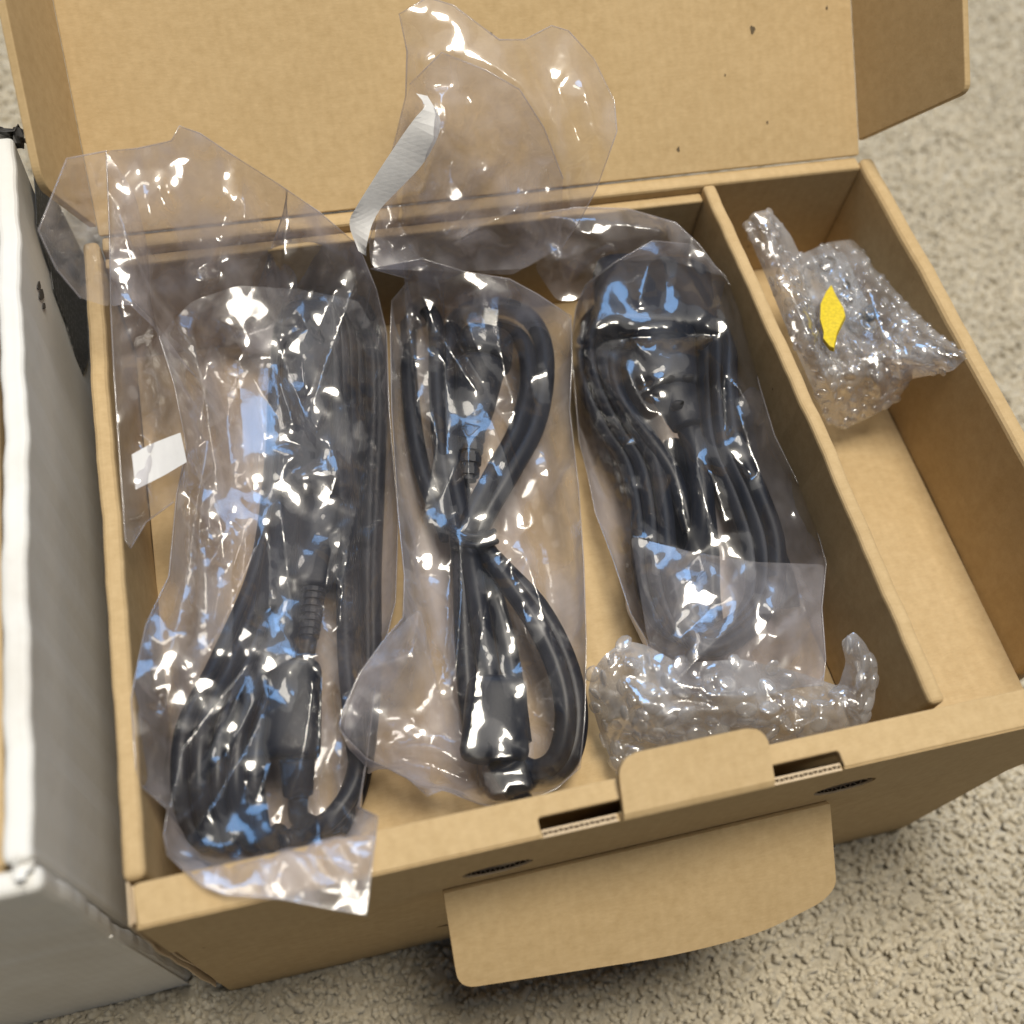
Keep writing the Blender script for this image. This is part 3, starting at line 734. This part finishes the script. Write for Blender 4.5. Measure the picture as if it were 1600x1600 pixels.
    def pos(z): return CAM + dirs * ((z - CAM[2]) / dirs[:, 2])[:, None]
    fold = np.where(src >= 0, isf[src], False); foff = z * fold; fixed = pn & ~fold
    z[~fixed] = z[fixed].mean()
    for it in range(1000):
        if it == 600 and fold.any():
            z = z + foff; fixed = fixed | fold
            p = pos(z)
            z = np.where(fold & (on and not under), np.maximum(z, hf(p[:, 0], p[:, 1], hmap) + lift), z)
        zn = (acc(Eu[:, 0], z[Eu[:, 1]]) + acc(Eu[:, 1], z[Eu[:, 0]])) / deg
        z = np.where(fixed, z, z + 1.0 * (zn - z) - sag)
        if on and not under and it % 10 == 9:
            p = pos(z)
            z = np.where(fixed, z, np.maximum(z, hf(p[:, 0], p[:, 1], hmap) + lift))
    X = pos(z)
    if under:                                                  # the lower layer settles under the cables
        lo = hf(X[:, 0], X[:, 1], WF) + .0006; up_ = hf(X[:, 0], X[:, 1], LF) - .0006; zz = X[:, 2].copy()
        for it in range(500):
            zn = (acc(Eu[:, 0], zz[Eu[:, 1]]) + acc(Eu[:, 1], zz[Eu[:, 0]])) / deg
            zz = np.where(pn & ~fold, zz, np.maximum(np.minimum(zn - .0006, up_), lo))
        X[:, 2] = zz
    def nrm(X):
        fn = np.cross(X[T[:, 1]] - X[T[:, 0]], X[T[:, 2]] - X[T[:, 0]]); vn = np.zeros_like(X)
        for c in range(3):
            for j in range(3): vn[:, c] += acc(T[:, j], fn[:, c])
        vn /= np.linalg.norm(vn, axis=1)[:, None] + 1e-12
        return vn * np.where((vn @ ROT[2]) > 0, -1, 1)[:, None]
    L0 = np.linalg.norm(X[Eu[:, 0]] - X[Eu[:, 1]], axis=1); LB = np.linalg.norm(X[Bp[:, 0]] - X[Bp[:, 1]], axis=1)
    ph = rng.uniform(0, 6.28, 24); kk = rng.normal(0, 1, (12, 3)) * np.array([130, 55, 90])
    nz = sum(np.sin(X @ kk[i] + ph[i] + 1.5 * np.sin(X @ kk[(i + 5) % 12] * .4 + ph[i + 12])) for i in range(8)) / 4
    big = sum(np.sin(X @ (kk[i] * .35) + ph[i]) for i in range(8, 12)) / 2
    ex = excess * np.clip(.9 + .7 * big, .1, 2.0)
    def aniso(P):
        d = X[P[:, 1]] - X[P[:, 0]]; cx = d[:, 0] ** 2 / ((d ** 2).sum(1) + 1e-12); return (.35 + 1.1 * cx) * (ex[P[:, 0]] + ex[P[:, 1]]) / 2
    L = L0 * (1 + aniso(Eu)); LB = LB * (1 + aniso(Bp))
    X0 = X.copy()
    X = X + (nrm(X) * (amp * nz )[:, None]) * (~pn)[:, None]
    cnt = deg + 1e-9; cb = acc(Bp[:, 0], None) + acc(Bp[:, 1], None) + 1e-9
    Vv = np.zeros_like(X)
    for it in range(iters):
        Xp = X.copy(); X = X + Vv * .90
        for sub in range(2):
            d = X[Eu[:, 1]] - X[Eu[:, 0]]; l = np.linalg.norm(d, axis=1) + 1e-12
            c = d * ((l - L) / l * .5)[:, None]
            for q in range(3): X[:, q] += np.where(pn, 0, (acc(Eu[:, 0], c[:, q]) - acc(Eu[:, 1], c[:, q])) / cnt * 1.6)
            d = X[Bp[:, 1]] - X[Bp[:, 0]]; l = np.linalg.norm(d, axis=1) + 1e-12
            c = d * (np.minimum(l - LB, 0) / l * .5)[:, None]
            for q in range(3): X[:, q] += np.where(pn, 0, bend * (acc(Bp[:, 0], c[:, q]) - acc(Bp[:, 1], c[:, q])) / cb * 2)
        if under: X[:, 2] = np.where(pn, X[:, 2], np.minimum(X[:, 2], hf(X[:, 0], X[:, 1], LF) - .0006))
        if on: X[:, 2] = np.where(pn, X[:, 2], np.maximum(X[:, 2], hf(X[:, 0], X[:, 1], hmap) + lift))
        X[:, 1] = np.where(pn | (X[:, 2] > .001), X[:, 1], np.minimum(X[:, 1], .2325))
        Vv = X - Xp
    hk = np.zeros(len(pin), bool); hk[nb + ng:] = True
    ish = np.where(src >= 0, hk[src], False)
    return X, T, Eu[ish[Eu[:, 0]] & ish[Eu[:, 1]]]
def film_obj(name, parent, data, m, sub=2, crease=.92):
    X, T, CE = data
    o = from_arrays(name, X, T, m, parent)
    if len(CE):
        me = o.data; ev = np.zeros(len(me.edges) * 2, int); me.edges.foreach_get("vertices", ev); ev = np.sort(ev.reshape(-1, 2), 1)
        ks = set(map(tuple, CE.tolist())); at_ = me.attributes.new("crease_edge", 'FLOAT', 'EDGE')
        at_.data.foreach_set("value", [crease if tuple(e) in ks else 0.0 for e in ev.tolist()])
    if sub:
        md = o.modifiers.new("smooth", 'SUBSURF'); md.levels = sub; md.render_levels = sub
    return o
def seam(parent, P, r=.00028, name="seam", closed=True):
    P = np.asarray(P)
    if closed: P = np.vstack([P, P[:1]])
    V, Fc = tube_arrays(P, r, 5, cap=False); return from_arrays(name, V, Fc, FILM_EDGE, parent)
def ribbon(parent, rows, m, name):
    """A strip of paper: rows of (left point, right point)."""
    A = spline([r[0] for r in rows], .002); k = len(A)
    Bq = spline([r[1] for r in rows], .002)
    Bq = np.stack([np.interp(np.linspace(0, 1, k), np.linspace(0, 1, len(Bq)), Bq[:, q]) for q in range(3)], 1)
    V = []; Fc = []
    for i in range(k):
        for j in range(5): V.append(A[i] * (1 - j / 4) + Bq[i] * j / 4 + np.array([0, 0, .00006]) * math.sin(i * .9))
    for i in range(k - 1):
        for j in range(4): Fc.append((i * 5 + j, i * 5 + j + 1, i * 5 + j + 6, i * 5 + j + 5))
    o = from_arrays(name, V, Fc, m, parent, smooth=False); md = o.modifiers.new("thick", 'SOLIDIFY'); md.thickness = .00008
    return o
def offz(L, dz): return [(p[0], p[1], p[2] + dz) for p in L]

#BAGS
# bag over the first cable
G1 = empty("plastic_bag", at(420, 900, FLOOR), "tall wrinkled clear plastic bag at the left, its lower end folded over the front rim", "plastic bag", "clear bags round the cables")
o1 = [(248, 524, -.006), (272, 600, -.012), (292, 700, -.016), (276, 772, -.014), (264, 900, -.014), (228, 976, -.008), (216, 1032, -.003), (205, 1092, .001), (212, 1200, .000), (220, 1228, -.002), (262, 1264, -.014), (256, 1304, -.012), (262, 1336, -.006),
      (288, 1360, .002), (316, 1384, .004), (352, 1398, .0045), (440, 1404, .0045), (520, 1420, .004), (572, 1430, .003), (580, 1360, .004), (590, 1276, .002), (560, 1262, -.012), (574, 1180, -.030), (588, 1060, -.040), (618, 940, -.046), (622, 812, -.044), (608, 640, -.036), (604, 520, -.024),
      (588, 452, -.012), (560, 384, .000), (500, 332, .010), (436, 288, .022), (360, 240, .034), (312, 208, .042), (280, 197, .047), (268, 220, .044), (215, 232, .041), (166, 236, .038), (171, 360, .026), (173, 480, .0225), (210, 470, .010), (240, 500, .000)]
film_obj("film", G1, sheet(o1, 15, holds=[
    [(372, 560, -.019), (372, 640, -.018), (382, 695, -.016), (408, 706, -.015), (450, 690, -.0165), (505, 706, -.0195)],
    [(505, 706, -.0195), (440, 745, -.016), (400, 762, -.018)],
    [(272, 1330, .0), (360, 1318, -.003), (470, 1336, .003), (560, 1352, .006)],
    [(385, 1040, -.0165), (430, 1024, -.014), (500, 1022, -.015)], [(385, 1040, -.0165), (330, 1110, -.015), (285, 1170, -.016), (264, 1262, -.013)],
    [(262, 300, .036), (285, 350, .026), (310, 368, .019)]], excess=.006, seed=11, folds=[(18, .0060, 97, 14, 200, 460), (22, .0038, 92, 34, 100, 220), (18, .0016, 70, 60, 60, 130)]), FILM)
film_obj("film", G1, sheet(offz(o1, -.0012), 15, excess=.03, seed=12, iters=60, hmap=WF, under=True, folds=[(12, .002, 90, 40, 80, 260)]), FILM_UNDER)
s1 = [at(*p) for p in o1]; seam(G1, s1)
g1 = [(250, 524, -.003), (300, 470, -.002), (372, 446, -.003), (470, 452, -.008), (560, 470, -.012), (598, 540, -.020), (603, 640, -.028), (614, 810, -.036), (612, 930, -.040), (592, 1060, -.036), (566, 1150, -.026), (520, 1060, -.013), (462, 1024, -.010), (400, 1060, -.010), (330, 1120, -.009), (284, 1150, -.010), (240, 1060, -.003), (232, 978, -.003), (268, 900, -.010), (278, 772, -.010), (294, 700, -.011), (274, 600, -.008)]
film_obj("film_pleat", G1, sheet(g1, 14, holds=[[(372, 560, -.013), (374, 640, -.012), (386, 700, -.010), (412, 712, -.010), (455, 694, -.011), (505, 710, -.014)], [(505, 710, -.014), (440, 750, -.010), (395, 768, -.011)], [(560, 560, -.016), (556, 660, -.015), (548, 760, -.016)]], lift=.0035, excess=.008, seed=15, folds=[(8, .0055, 92, 10, 180, 420), (14, .003, 85, 30, 80, 180)]), FILM_MID)
f1 = [(166, 236, .038), (171, 360, .026), (173, 480, .0225), (178, 580, .018), (186, 700, .011), (196, 844, .002), (204, 856, .001), (228, 816, -.006), (272, 784, -.013), (292, 700, -.015), (272, 600, -.011), (248, 524, -.004), (236, 470, .008), (230, 380, .018), (210, 300, .030)]
film_obj("mouth_flap", G1, sheet(f1, 15, excess=.03, seed=13, on=False, folds=[(5, .006, 88, 12, 160, 330), (9, .003, 85, 35, 60, 140)]), FILM_LOOSE); seam(G1, [at(*p) for p in f1[:9]], closed=False)
f2 = [(166, 236, .040), (104, 248, .0500), (60, 360, .0515), (88, 420, .040), (126, 466, .031), (171, 480, .0235), (171, 360, .0265)]
film_obj("mouth_flap", G1, sheet(f2, 12, excess=.03, seed=14, on=False, folds=[(5, .002, 50, 40, 40, 110)]), FILM_LOOSE); seam(G1, [at(*p) for p in f2[:5]], closed=False)
ribbon(G1, [(at(206, 710, .0085), at(212, 765, .0050)), (at(240, 692, .0045), at(250, 746, .0010)), (at(282, 676, -.002), at(292, 722, -.006))], WHITE_STRIP, "adhesive_strip")

# bag over the second cable
G2 = empty("plastic_bag", at(760, 850, FLOOR), "clear plastic bag in the middle, its open mouth standing up in front of the lid", "plastic bag", "clear bags round the cables")
o2 = [(610, 520, -.026), (612, 470, -.022), (640, 436, -.014), (580, 420, -.006), (660, 404, -.004), (724, 424, -.008), (796, 436, -.010), (840, 460, -.014), (892, 494, -.020), (894, 560, -.028), (890, 640, -.032), (904, 760, -.034), (912, 880, -.034), (916, 1000, -.036), (914, 1120, -.038), (906, 1200, -.042),
      (870, 1232, -.044), (800, 1262, -.044), (752, 1258, -.040), (692, 1234, -.034), (668, 1244, -.034), (636, 1216, -.030), (572, 1184, -.022), (530, 1140, -.015), (536, 1110, -.014), (562, 1052, -.012), (600, 1000, -.013), (630, 965, -.015), (632, 900, -.026), (622, 800, -.034), (612, 640, -.032)]
film_obj("film", G2, sheet(o2, 15, holds=[
    [(562, 1052, -.012), (610, 1034, -.006), (644, 1020, -.005), (656, 948, -.011)], [(644, 1020, -.005), (690, 1095, -.012)],
    [(656, 500, -.022), (668, 560, -.017), (676, 640, -.018), (684, 690, -.017)], [(684, 690, -.017), (660, 800, -.020), (645, 880, -.020)],
    [(700, 500, -.024), (730, 560, -.0175), (790, 660, -.019), (850, 870, -.022), (898, 1005, -.028)],
    [(755, 1085, -.020), (785, 1070, -.017), (806, 1090, -.0165), (822, 1140, -.020)]], excess=.006, seed=21, folds=[(13, .0054, 80, 14, 180, 400), (18, .0034, 80, 34, 100, 200), (16, .0016, 70, 60, 60, 130)]), FILM)
film_obj("film", G2, sheet(offz(o2, -.0012), 15, excess=.03, seed=22, iters=60, hmap=WF, under=True, folds=[(12, .002, 90, 40, 80, 260)]), FILM_UNDER)
seam(G2, [at(*p) for p in o2])
g2 = [(564, 1052, -.010), (602, 1000, -.011), (656, 948, -.009), (690, 1095, -.010), (706, 1180, -.018), (668, 1242, -.031), (636, 1214, -.027), (574, 1182, -.019), (534, 1140, -.013)]
film_obj("film_pleat", G2, sheet(g2, 15, holds=[[(564, 1052, -.010), (612, 1034, -.003), (644, 1018, -.002), (656, 948, -.009)], [(644, 1018, -.002), (690, 1095, -.010)]], excess=.01, seed=25, folds=[(5, .003, 60, 40, 60, 150)]), FILM_LOOSE)
f3 = [(580, 420, -.006), (576, 380, .000), (592, 320, .010), (612, 240, .026), (634, 150, .046), (636, 80, .060), (624, 22, .072), (668, -4, .074), (708, 8, .072), (780, 62, .066), (820, 62, .062), (862, 40, .062), (888, 48, .058), (928, 92, .052), (960, 158, .045), (964, 205, .040), (952, 240, .035), (932, 296, .024), (904, 348, .011), (878, 386, .002), (820, 420, -.008), (724, 424, -.008), (660, 404, -.004)]
film_obj("mouth_flap", G2, sheet(f3, 16, holds=[
    [(690, 80, .066), (760, 96, .064), (812, 130, .060), (850, 190, .052), (880, 260, .040), (890, 330, .022)],
    [(688, 278, .030), (760, 258, .034)], [(655, 400, -.002), (740, 320, .012), (800, 230, .032)], [(838, 330, .016), (848, 260, .031)]], excess=.02, seed=23, on=False, folds=[(7, .010, 65, 18, 140, 300), (10, .005, 60, 45, 80, 170)]), FILM_LOOSE)
seam(G2, [at(*p) for p in f3[1:20]], closed=False)
f4 = [(580, 420, -.008), (590, 330, .000), (640, 132, .034), (690, 82, .050), (760, 110, .050), (812, 140, .046), (850, 200, .036), (880, 280, .022), (876, 384, -.004), (800, 430, -.012), (700, 424, -.010)]
film_obj("mouth_flap", G2, sheet(f4, 16, excess=.02, seed=24, on=False, folds=[(5, .010, 100, 25, 120, 240), (12, .004, 60, 45, 60, 140)]), FILM_LOOSE); seam(G2, [at(*p) for p in f4[2:8]], closed=False)
ribbon(G2, [(at(560, 392, .006), at(572, 400, .004)), (at(546, 350, .012), at(574, 378, .010)), (at(560, 318, .020), at(592, 330, .018)), (at(612, 236, .039), at(656, 262, .036)), (at(650, 182, .051), at(684, 214, .048)), (at(664, 165, .054), at(688, 186, .052)), (at(650, 146, .056), at(668, 150, .056))], WHITE_STRIP, "adhesive_strip")

# bag over the third cable
G3 = empty("plastic_bag", at(1090, 800, FLOOR), "glossy clear plastic bag on the right, beside the divider and over the front bubble wrap", "plastic bag", "clear bags round the cables")
o3 = [(900, 480, -.026), (915, 445, -.018), (960, 410, -.012), (1020, 376, -.007), (1080, 382, -.008), (1132, 430, -.012), (1168, 500, -.018), (1186, 600, -.022), (1210, 680, -.024), (1242, 745, -.026), (1266, 790, -.027), (1291, 880, -.026), (1284, 950, -.026), (1290, 1030, -.026), (1286, 1070, -.026),
      (1200, 1078, -.022), (1120, 1080, -.020), (1034, 1086, -.018), (1010, 1000, -.028), (986, 960, -.036), (960, 880, -.040), (930, 800, -.044), (918, 740, -.045), (905, 690, -.044), (898, 600, -.040), (892, 540, -.034)]
film_obj("film", G3, sheet(o3, 15, holds=[
    [(1116, 523, -.010), (1000, 526, -.0095), (948, 530, -.013), (920, 555, -.017), (935, 585, -.016), (985, 645, -.013), (1050, 710, -.012), (1064, 770, -.013), (1074, 840, -.018)],
    [(1130, 600, -.016), (1150, 600, -.012), (1190, 660, -.014), (1240, 742, -.020)], [(1130, 600, -.016), (1134, 670, -.018)],
    [(985, 838, -.024), (1080, 862, -.020), (1180, 878, -.018), (1290, 882, -.026)],
    [(1034, 1086, -.018), (1090, 1030, -.014), (1150, 970, -.015), (1180, 905, -.019), (1230, 892, -.020)],
    [(1016, 995, -.024), (1040, 1000, -.019), (1100, 930, -.017), (1130, 890, -.019)]], excess=.006, seed=31, folds=[(8, .0045, 62, 14, 150, 320), (14, .0032, 60, 36, 90, 180), (12, .0015, 30, 60, 60, 120)]), FILM)
film_obj("film", G3, sheet(offz(o3, -.0012), 15, excess=.03, seed=32, iters=60, hmap=WF, under=True, folds=[(12, .002, 90, 40, 80, 260)]), FILM_UNDER)
seam(G3, [at(*p) for p in o3])
g3 = [(985, 838, -.022), (1080, 862, -.017), (1180, 878, -.015), (1289, 882, -.023), (1282, 950, -.023), (1288, 1030, -.023), (1284, 1068, -.023), (1200, 1076, -.019), (1120, 1078, -.017), (1036, 1084, -.015), (1012, 1000, -.024)]
film_obj("film_pleat", G3, sheet(g3, 15, holds=[[(1036, 1084, -.015), (1090, 1030, -.010), (1150, 970, -.010), (1180, 905, -.014), (1230, 892, -.016), (1289, 882, -.023)], [(1120, 1078, -.017), (1200, 990, -.014), (1260, 940, -.017)], [(1030, 985, -.018), (1100, 920, -.013), (1130, 885, -.014)]], excess=.01, seed=35, folds=[(6, .003, 130, 30, 60, 140)]), FILM_LOOSE)
f5 = [(836, 420, -.014), (846, 334, -.002), (900, 324, -.001), (980, 326, -.001), (1056, 348, -.004), (1092, 382, -.006), (1130, 432, -.012), (1040, 404, -.010), (960, 410, -.013), (900, 470, -.022), (870, 470, -.022)]
film_obj("mouth_flap", G3, sheet(f5, 15, holds=[[(850, 338, .001), (930, 345, .004), (1040, 362, .003)], [(860, 412, -.008), (920, 390, -.002), (985, 372, -.001)]], excess=.04, seed=33, on=False, folds=[(6, .0035, 8, 12, 80, 180), (8, .002, 10, 35, 40, 90)]), FILM_LOOSE)
seam(G3, [at(*p) for p in f5[1:7]], closed=False)

# ------------------------------------------------------------------ bubble wrap
def bubbles(parent, data, pitch, r, seed, m, drop=.12):
    X, T, _ = data; rng = np.random.default_rng(seed)
    fn = np.cross(X[T[:, 1]] - X[T[:, 0]], X[T[:, 2]] - X[T[:, 0]]); ar = np.linalg.norm(fn, axis=1); fn /= ar[:, None] + 1e-12
    fn *= np.where((fn @ ROT[2]) > 0, -1, 1)[:, None]
    C = X[T].mean(1); order = rng.permutation(len(C)); keep = []
    for i in order:
        if all(np.linalg.norm(C[i] - C[j]) > pitch for j in keep): keep.append(i)
    V = []; Fc = []; S = 10
    for i in keep:
        if rng.random() < drop: continue
        n = fn[i]; u = np.cross(n, [.3, .9, .1]); u /= np.linalg.norm(u); w = np.cross(n, u); rr = r * rng.uniform(.8, 1.12); hh = rr * rng.uniform(.18, .50)
        tip = n + rng.normal(0, .18, 3); k = len(V)
        for lv, (q, h) in enumerate(((1.0, 0), (.97, .45), (.78, .80), (.45, .97))):
            for s in range(S):
                a = s / S * 6.2832
                V.append(C[i] + (u * math.cos(a) + w * math.sin(a)) * rr * q * (1 + .14 * math.sin(2 * a + i)) + tip * hh * h)
        V.append(C[i] + tip * hh)
        for lv in range(3):
            for s in range(S): Fc.append((k + lv * S + s, k + lv * S + (s + 1) % S, k + (lv + 1) * S + (s + 1) % S, k + (lv + 1) * S + s))
        for s in range(S): Fc.append((k + 3 * S + s, k + 3 * S + (s + 1) % S, k + 4 * S))
    return tag(from_arrays("bubbles", V, Fc, m, parent), kind="stuff")
K1 = empty("bubble_wrap", at(1330, 560, FLOOR), "crumpled bubble wrap packet with yellow showing inside, in the narrow right compartment", "bubble wrap", "bubble wrap packets")
b1 = [(1162, 350, -.004), (1178, 332, .000), (1200, 327, .000), (1214, 340, -.002), (1236, 368, -.006), (1250, 398, -.012), (1296, 378, -.024), (1332, 374, -.026), (1354, 396, -.026), (1364, 416, -.025), (1386, 424, -.022), (1412, 464, -.018), (1448, 502, -.012), (1496, 540, -.004), (1514, 556, -.001), (1488, 580, -.006), (1424, 592, -.024), (1400, 628, -.034), (1360, 652, -.042), (1320, 670, -.046), (1292, 660, -.042), (1270, 608, -.024), (1240, 540, -.012), (1200, 440, -.006)]
d1 = sheet(b1, 9, holds=[[(1188, 345, .006), (1225, 430, .004), (1262, 520, .000), (1290, 590, -.010)], [(1270, 440, -.030), (1296, 500, -.032), (1310, 560, -.030)], [(1350, 440, -.014), (1380, 520, -.010), (1370, 600, -.018)], [(1390, 560, -.010), (1500, 556, .000)]], excess=.03, seed=41, on=False, folds=[(18, .0045, 55, 35, 50, 150), (44, .0030, 60, 70, 20, 50)])
film_obj("wrap_film", K1, d1, BUBBLE, 1); bubbles(K1, d1, .0040, .0020, 1, BUBBLE)
d1b = sheet(offz(b1, -.004), 10, excess=.03, seed=42, on=False, folds=[(12, .004, 55, 60, 50, 140), (24, .0025, 60, 70, 20, 50)])
film_obj("wrap_film", K1, d1b, BUBBLE, 1); bubbles(K1, d1b, .0050, .0020, 2, BUBBLE, .5)
K2 = empty("bubble_wrap", at(1150, 1080, FLOOR), "clear bubble wrap bunched behind the front rim and lock tab, under the right bag", "bubble wrap", "bubble wrap packets")
b2 = [(918, 1080, -.034), (926, 1048, -.030), (944, 1024, -.027), (976, 1000, -.026), (1010, 1008, -.020), (1060, 1036, -.014), (1160, 1030, -.014), (1240, 1048, -.018), (1310, 1072, -.028), (1322, 1034, -.022), (1314, 1002, -.016), (1334, 986, -.014), (1350, 1002, -.014), (1372, 1042, -.018), (1366, 1100, -.026), (1344, 1150, -.036), (1200, 1195, -.046), (1060, 1228, -.050), (965, 1215, -.050), (936, 1140, -.046)]
d2 = sheet(b2, 9, holds=[[(960, 1050, -.022), (1000, 1100, -.016), (1060, 1110, -.014)], [(1060, 1110, -.014), (1180, 1110, -.016), (1290, 1100, -.020)], [(1342, 1000, -.008), (1350, 1060, -.012), (1330, 1110, -.022)]], excess=.03, seed=43, on=False, folds=[(18, .006, 0, 40, 50, 150), (40, .0035, 20, 70, 20, 50)])
film_obj("wrap_film", K2, d2, BUBBLE, 1); bubbles(K2, d2, .0052, .0030, 3, BUBBLE, .15)
d2b = sheet(offz(b2, -.004), 10, excess=.03, seed=44, on=False, folds=[(12, .004, 0, 60, 50, 140), (24, .0025, 60, 70, 20, 50)])
film_obj("wrap_film", K2, d2b, BUBBLE, 1)

# what the bubble wrap holds
Y = empty("yellow_clip", at(1300, 500, -.028), "small bright yellow plastic piece showing through the bubble wrap in the right compartment", "clip")
pts = [(1299, 444), (1306, 460), (1318, 480), (1321, 492), (1308, 519), (1306, 530), (1303, 543), (1296, 541), (1286, 528), (1287, 518), (1281, 498), (1282, 474), (1290, 456)]
c = np.mean([at(*p, -.006) for p in pts], 0)
bm = bmesh.new(); tp = [bm.verts.new(at(*p, -.004 - .004 * abs(i - 6) / 6)) for i, p in enumerate(pts)]; bt = [bm.verts.new(v.co + Vector((.0006, -.0006, -.0022))) for v in tp]
bm.faces.new(tp)
for i in range(len(tp)):
    j = (i + 1) % len(tp); bm.faces.new((tp[j], tp[i], bt[i], bt[j]))
bm.faces.new(bt[::-1]); bevel_sharp(bm, .0003, 2, 50); from_bm("clip_body", bm, YELLOW, Y)
HW = empty("mounting_bracket", at(1320, 440, -.045), "pale grey bracket with dark rings and dark blue end inside bubble wrap", "bracket")
V, Fc = loft(body_sections(.0085, .0022, .0065, .0022, 4), at(1290, 400, -.030), at(1350, 520, -.030)); from_arrays("bracket_plate", V, Fc, GREY_PLASTIC, HW)
def ring(px, py, z, R, r, m):
    c = at(px, py, z); t = np.linspace(0, 2 * np.pi, 21)
    P = np.stack([c[0] + R * np.cos(t), c[1] + R * .8 * np.sin(t), c[2] + .001 * np.sin(t)], 1)
    V, Fc = tube_arrays(P, r, 7, cap=False); return from_arrays("ring", V, Fc, m, HW)
ring(1293, 412, -.022, .0034, .0008, INK); ring(1264, 412, -.022, .0016, .0008, INK); ring(1322, 446, -.022, .0012, .0007, INK); ring(1325, 470, -.022, .0014, .0008, INK)
V, Fc = loft(body_sections(.0036, .003, .0022, .0024, 2.5), at(1352, 482, -.021), at(1366, 500, -.022)); from_arrays("bracket_end", V, Fc, BLUE_DARK, HW)
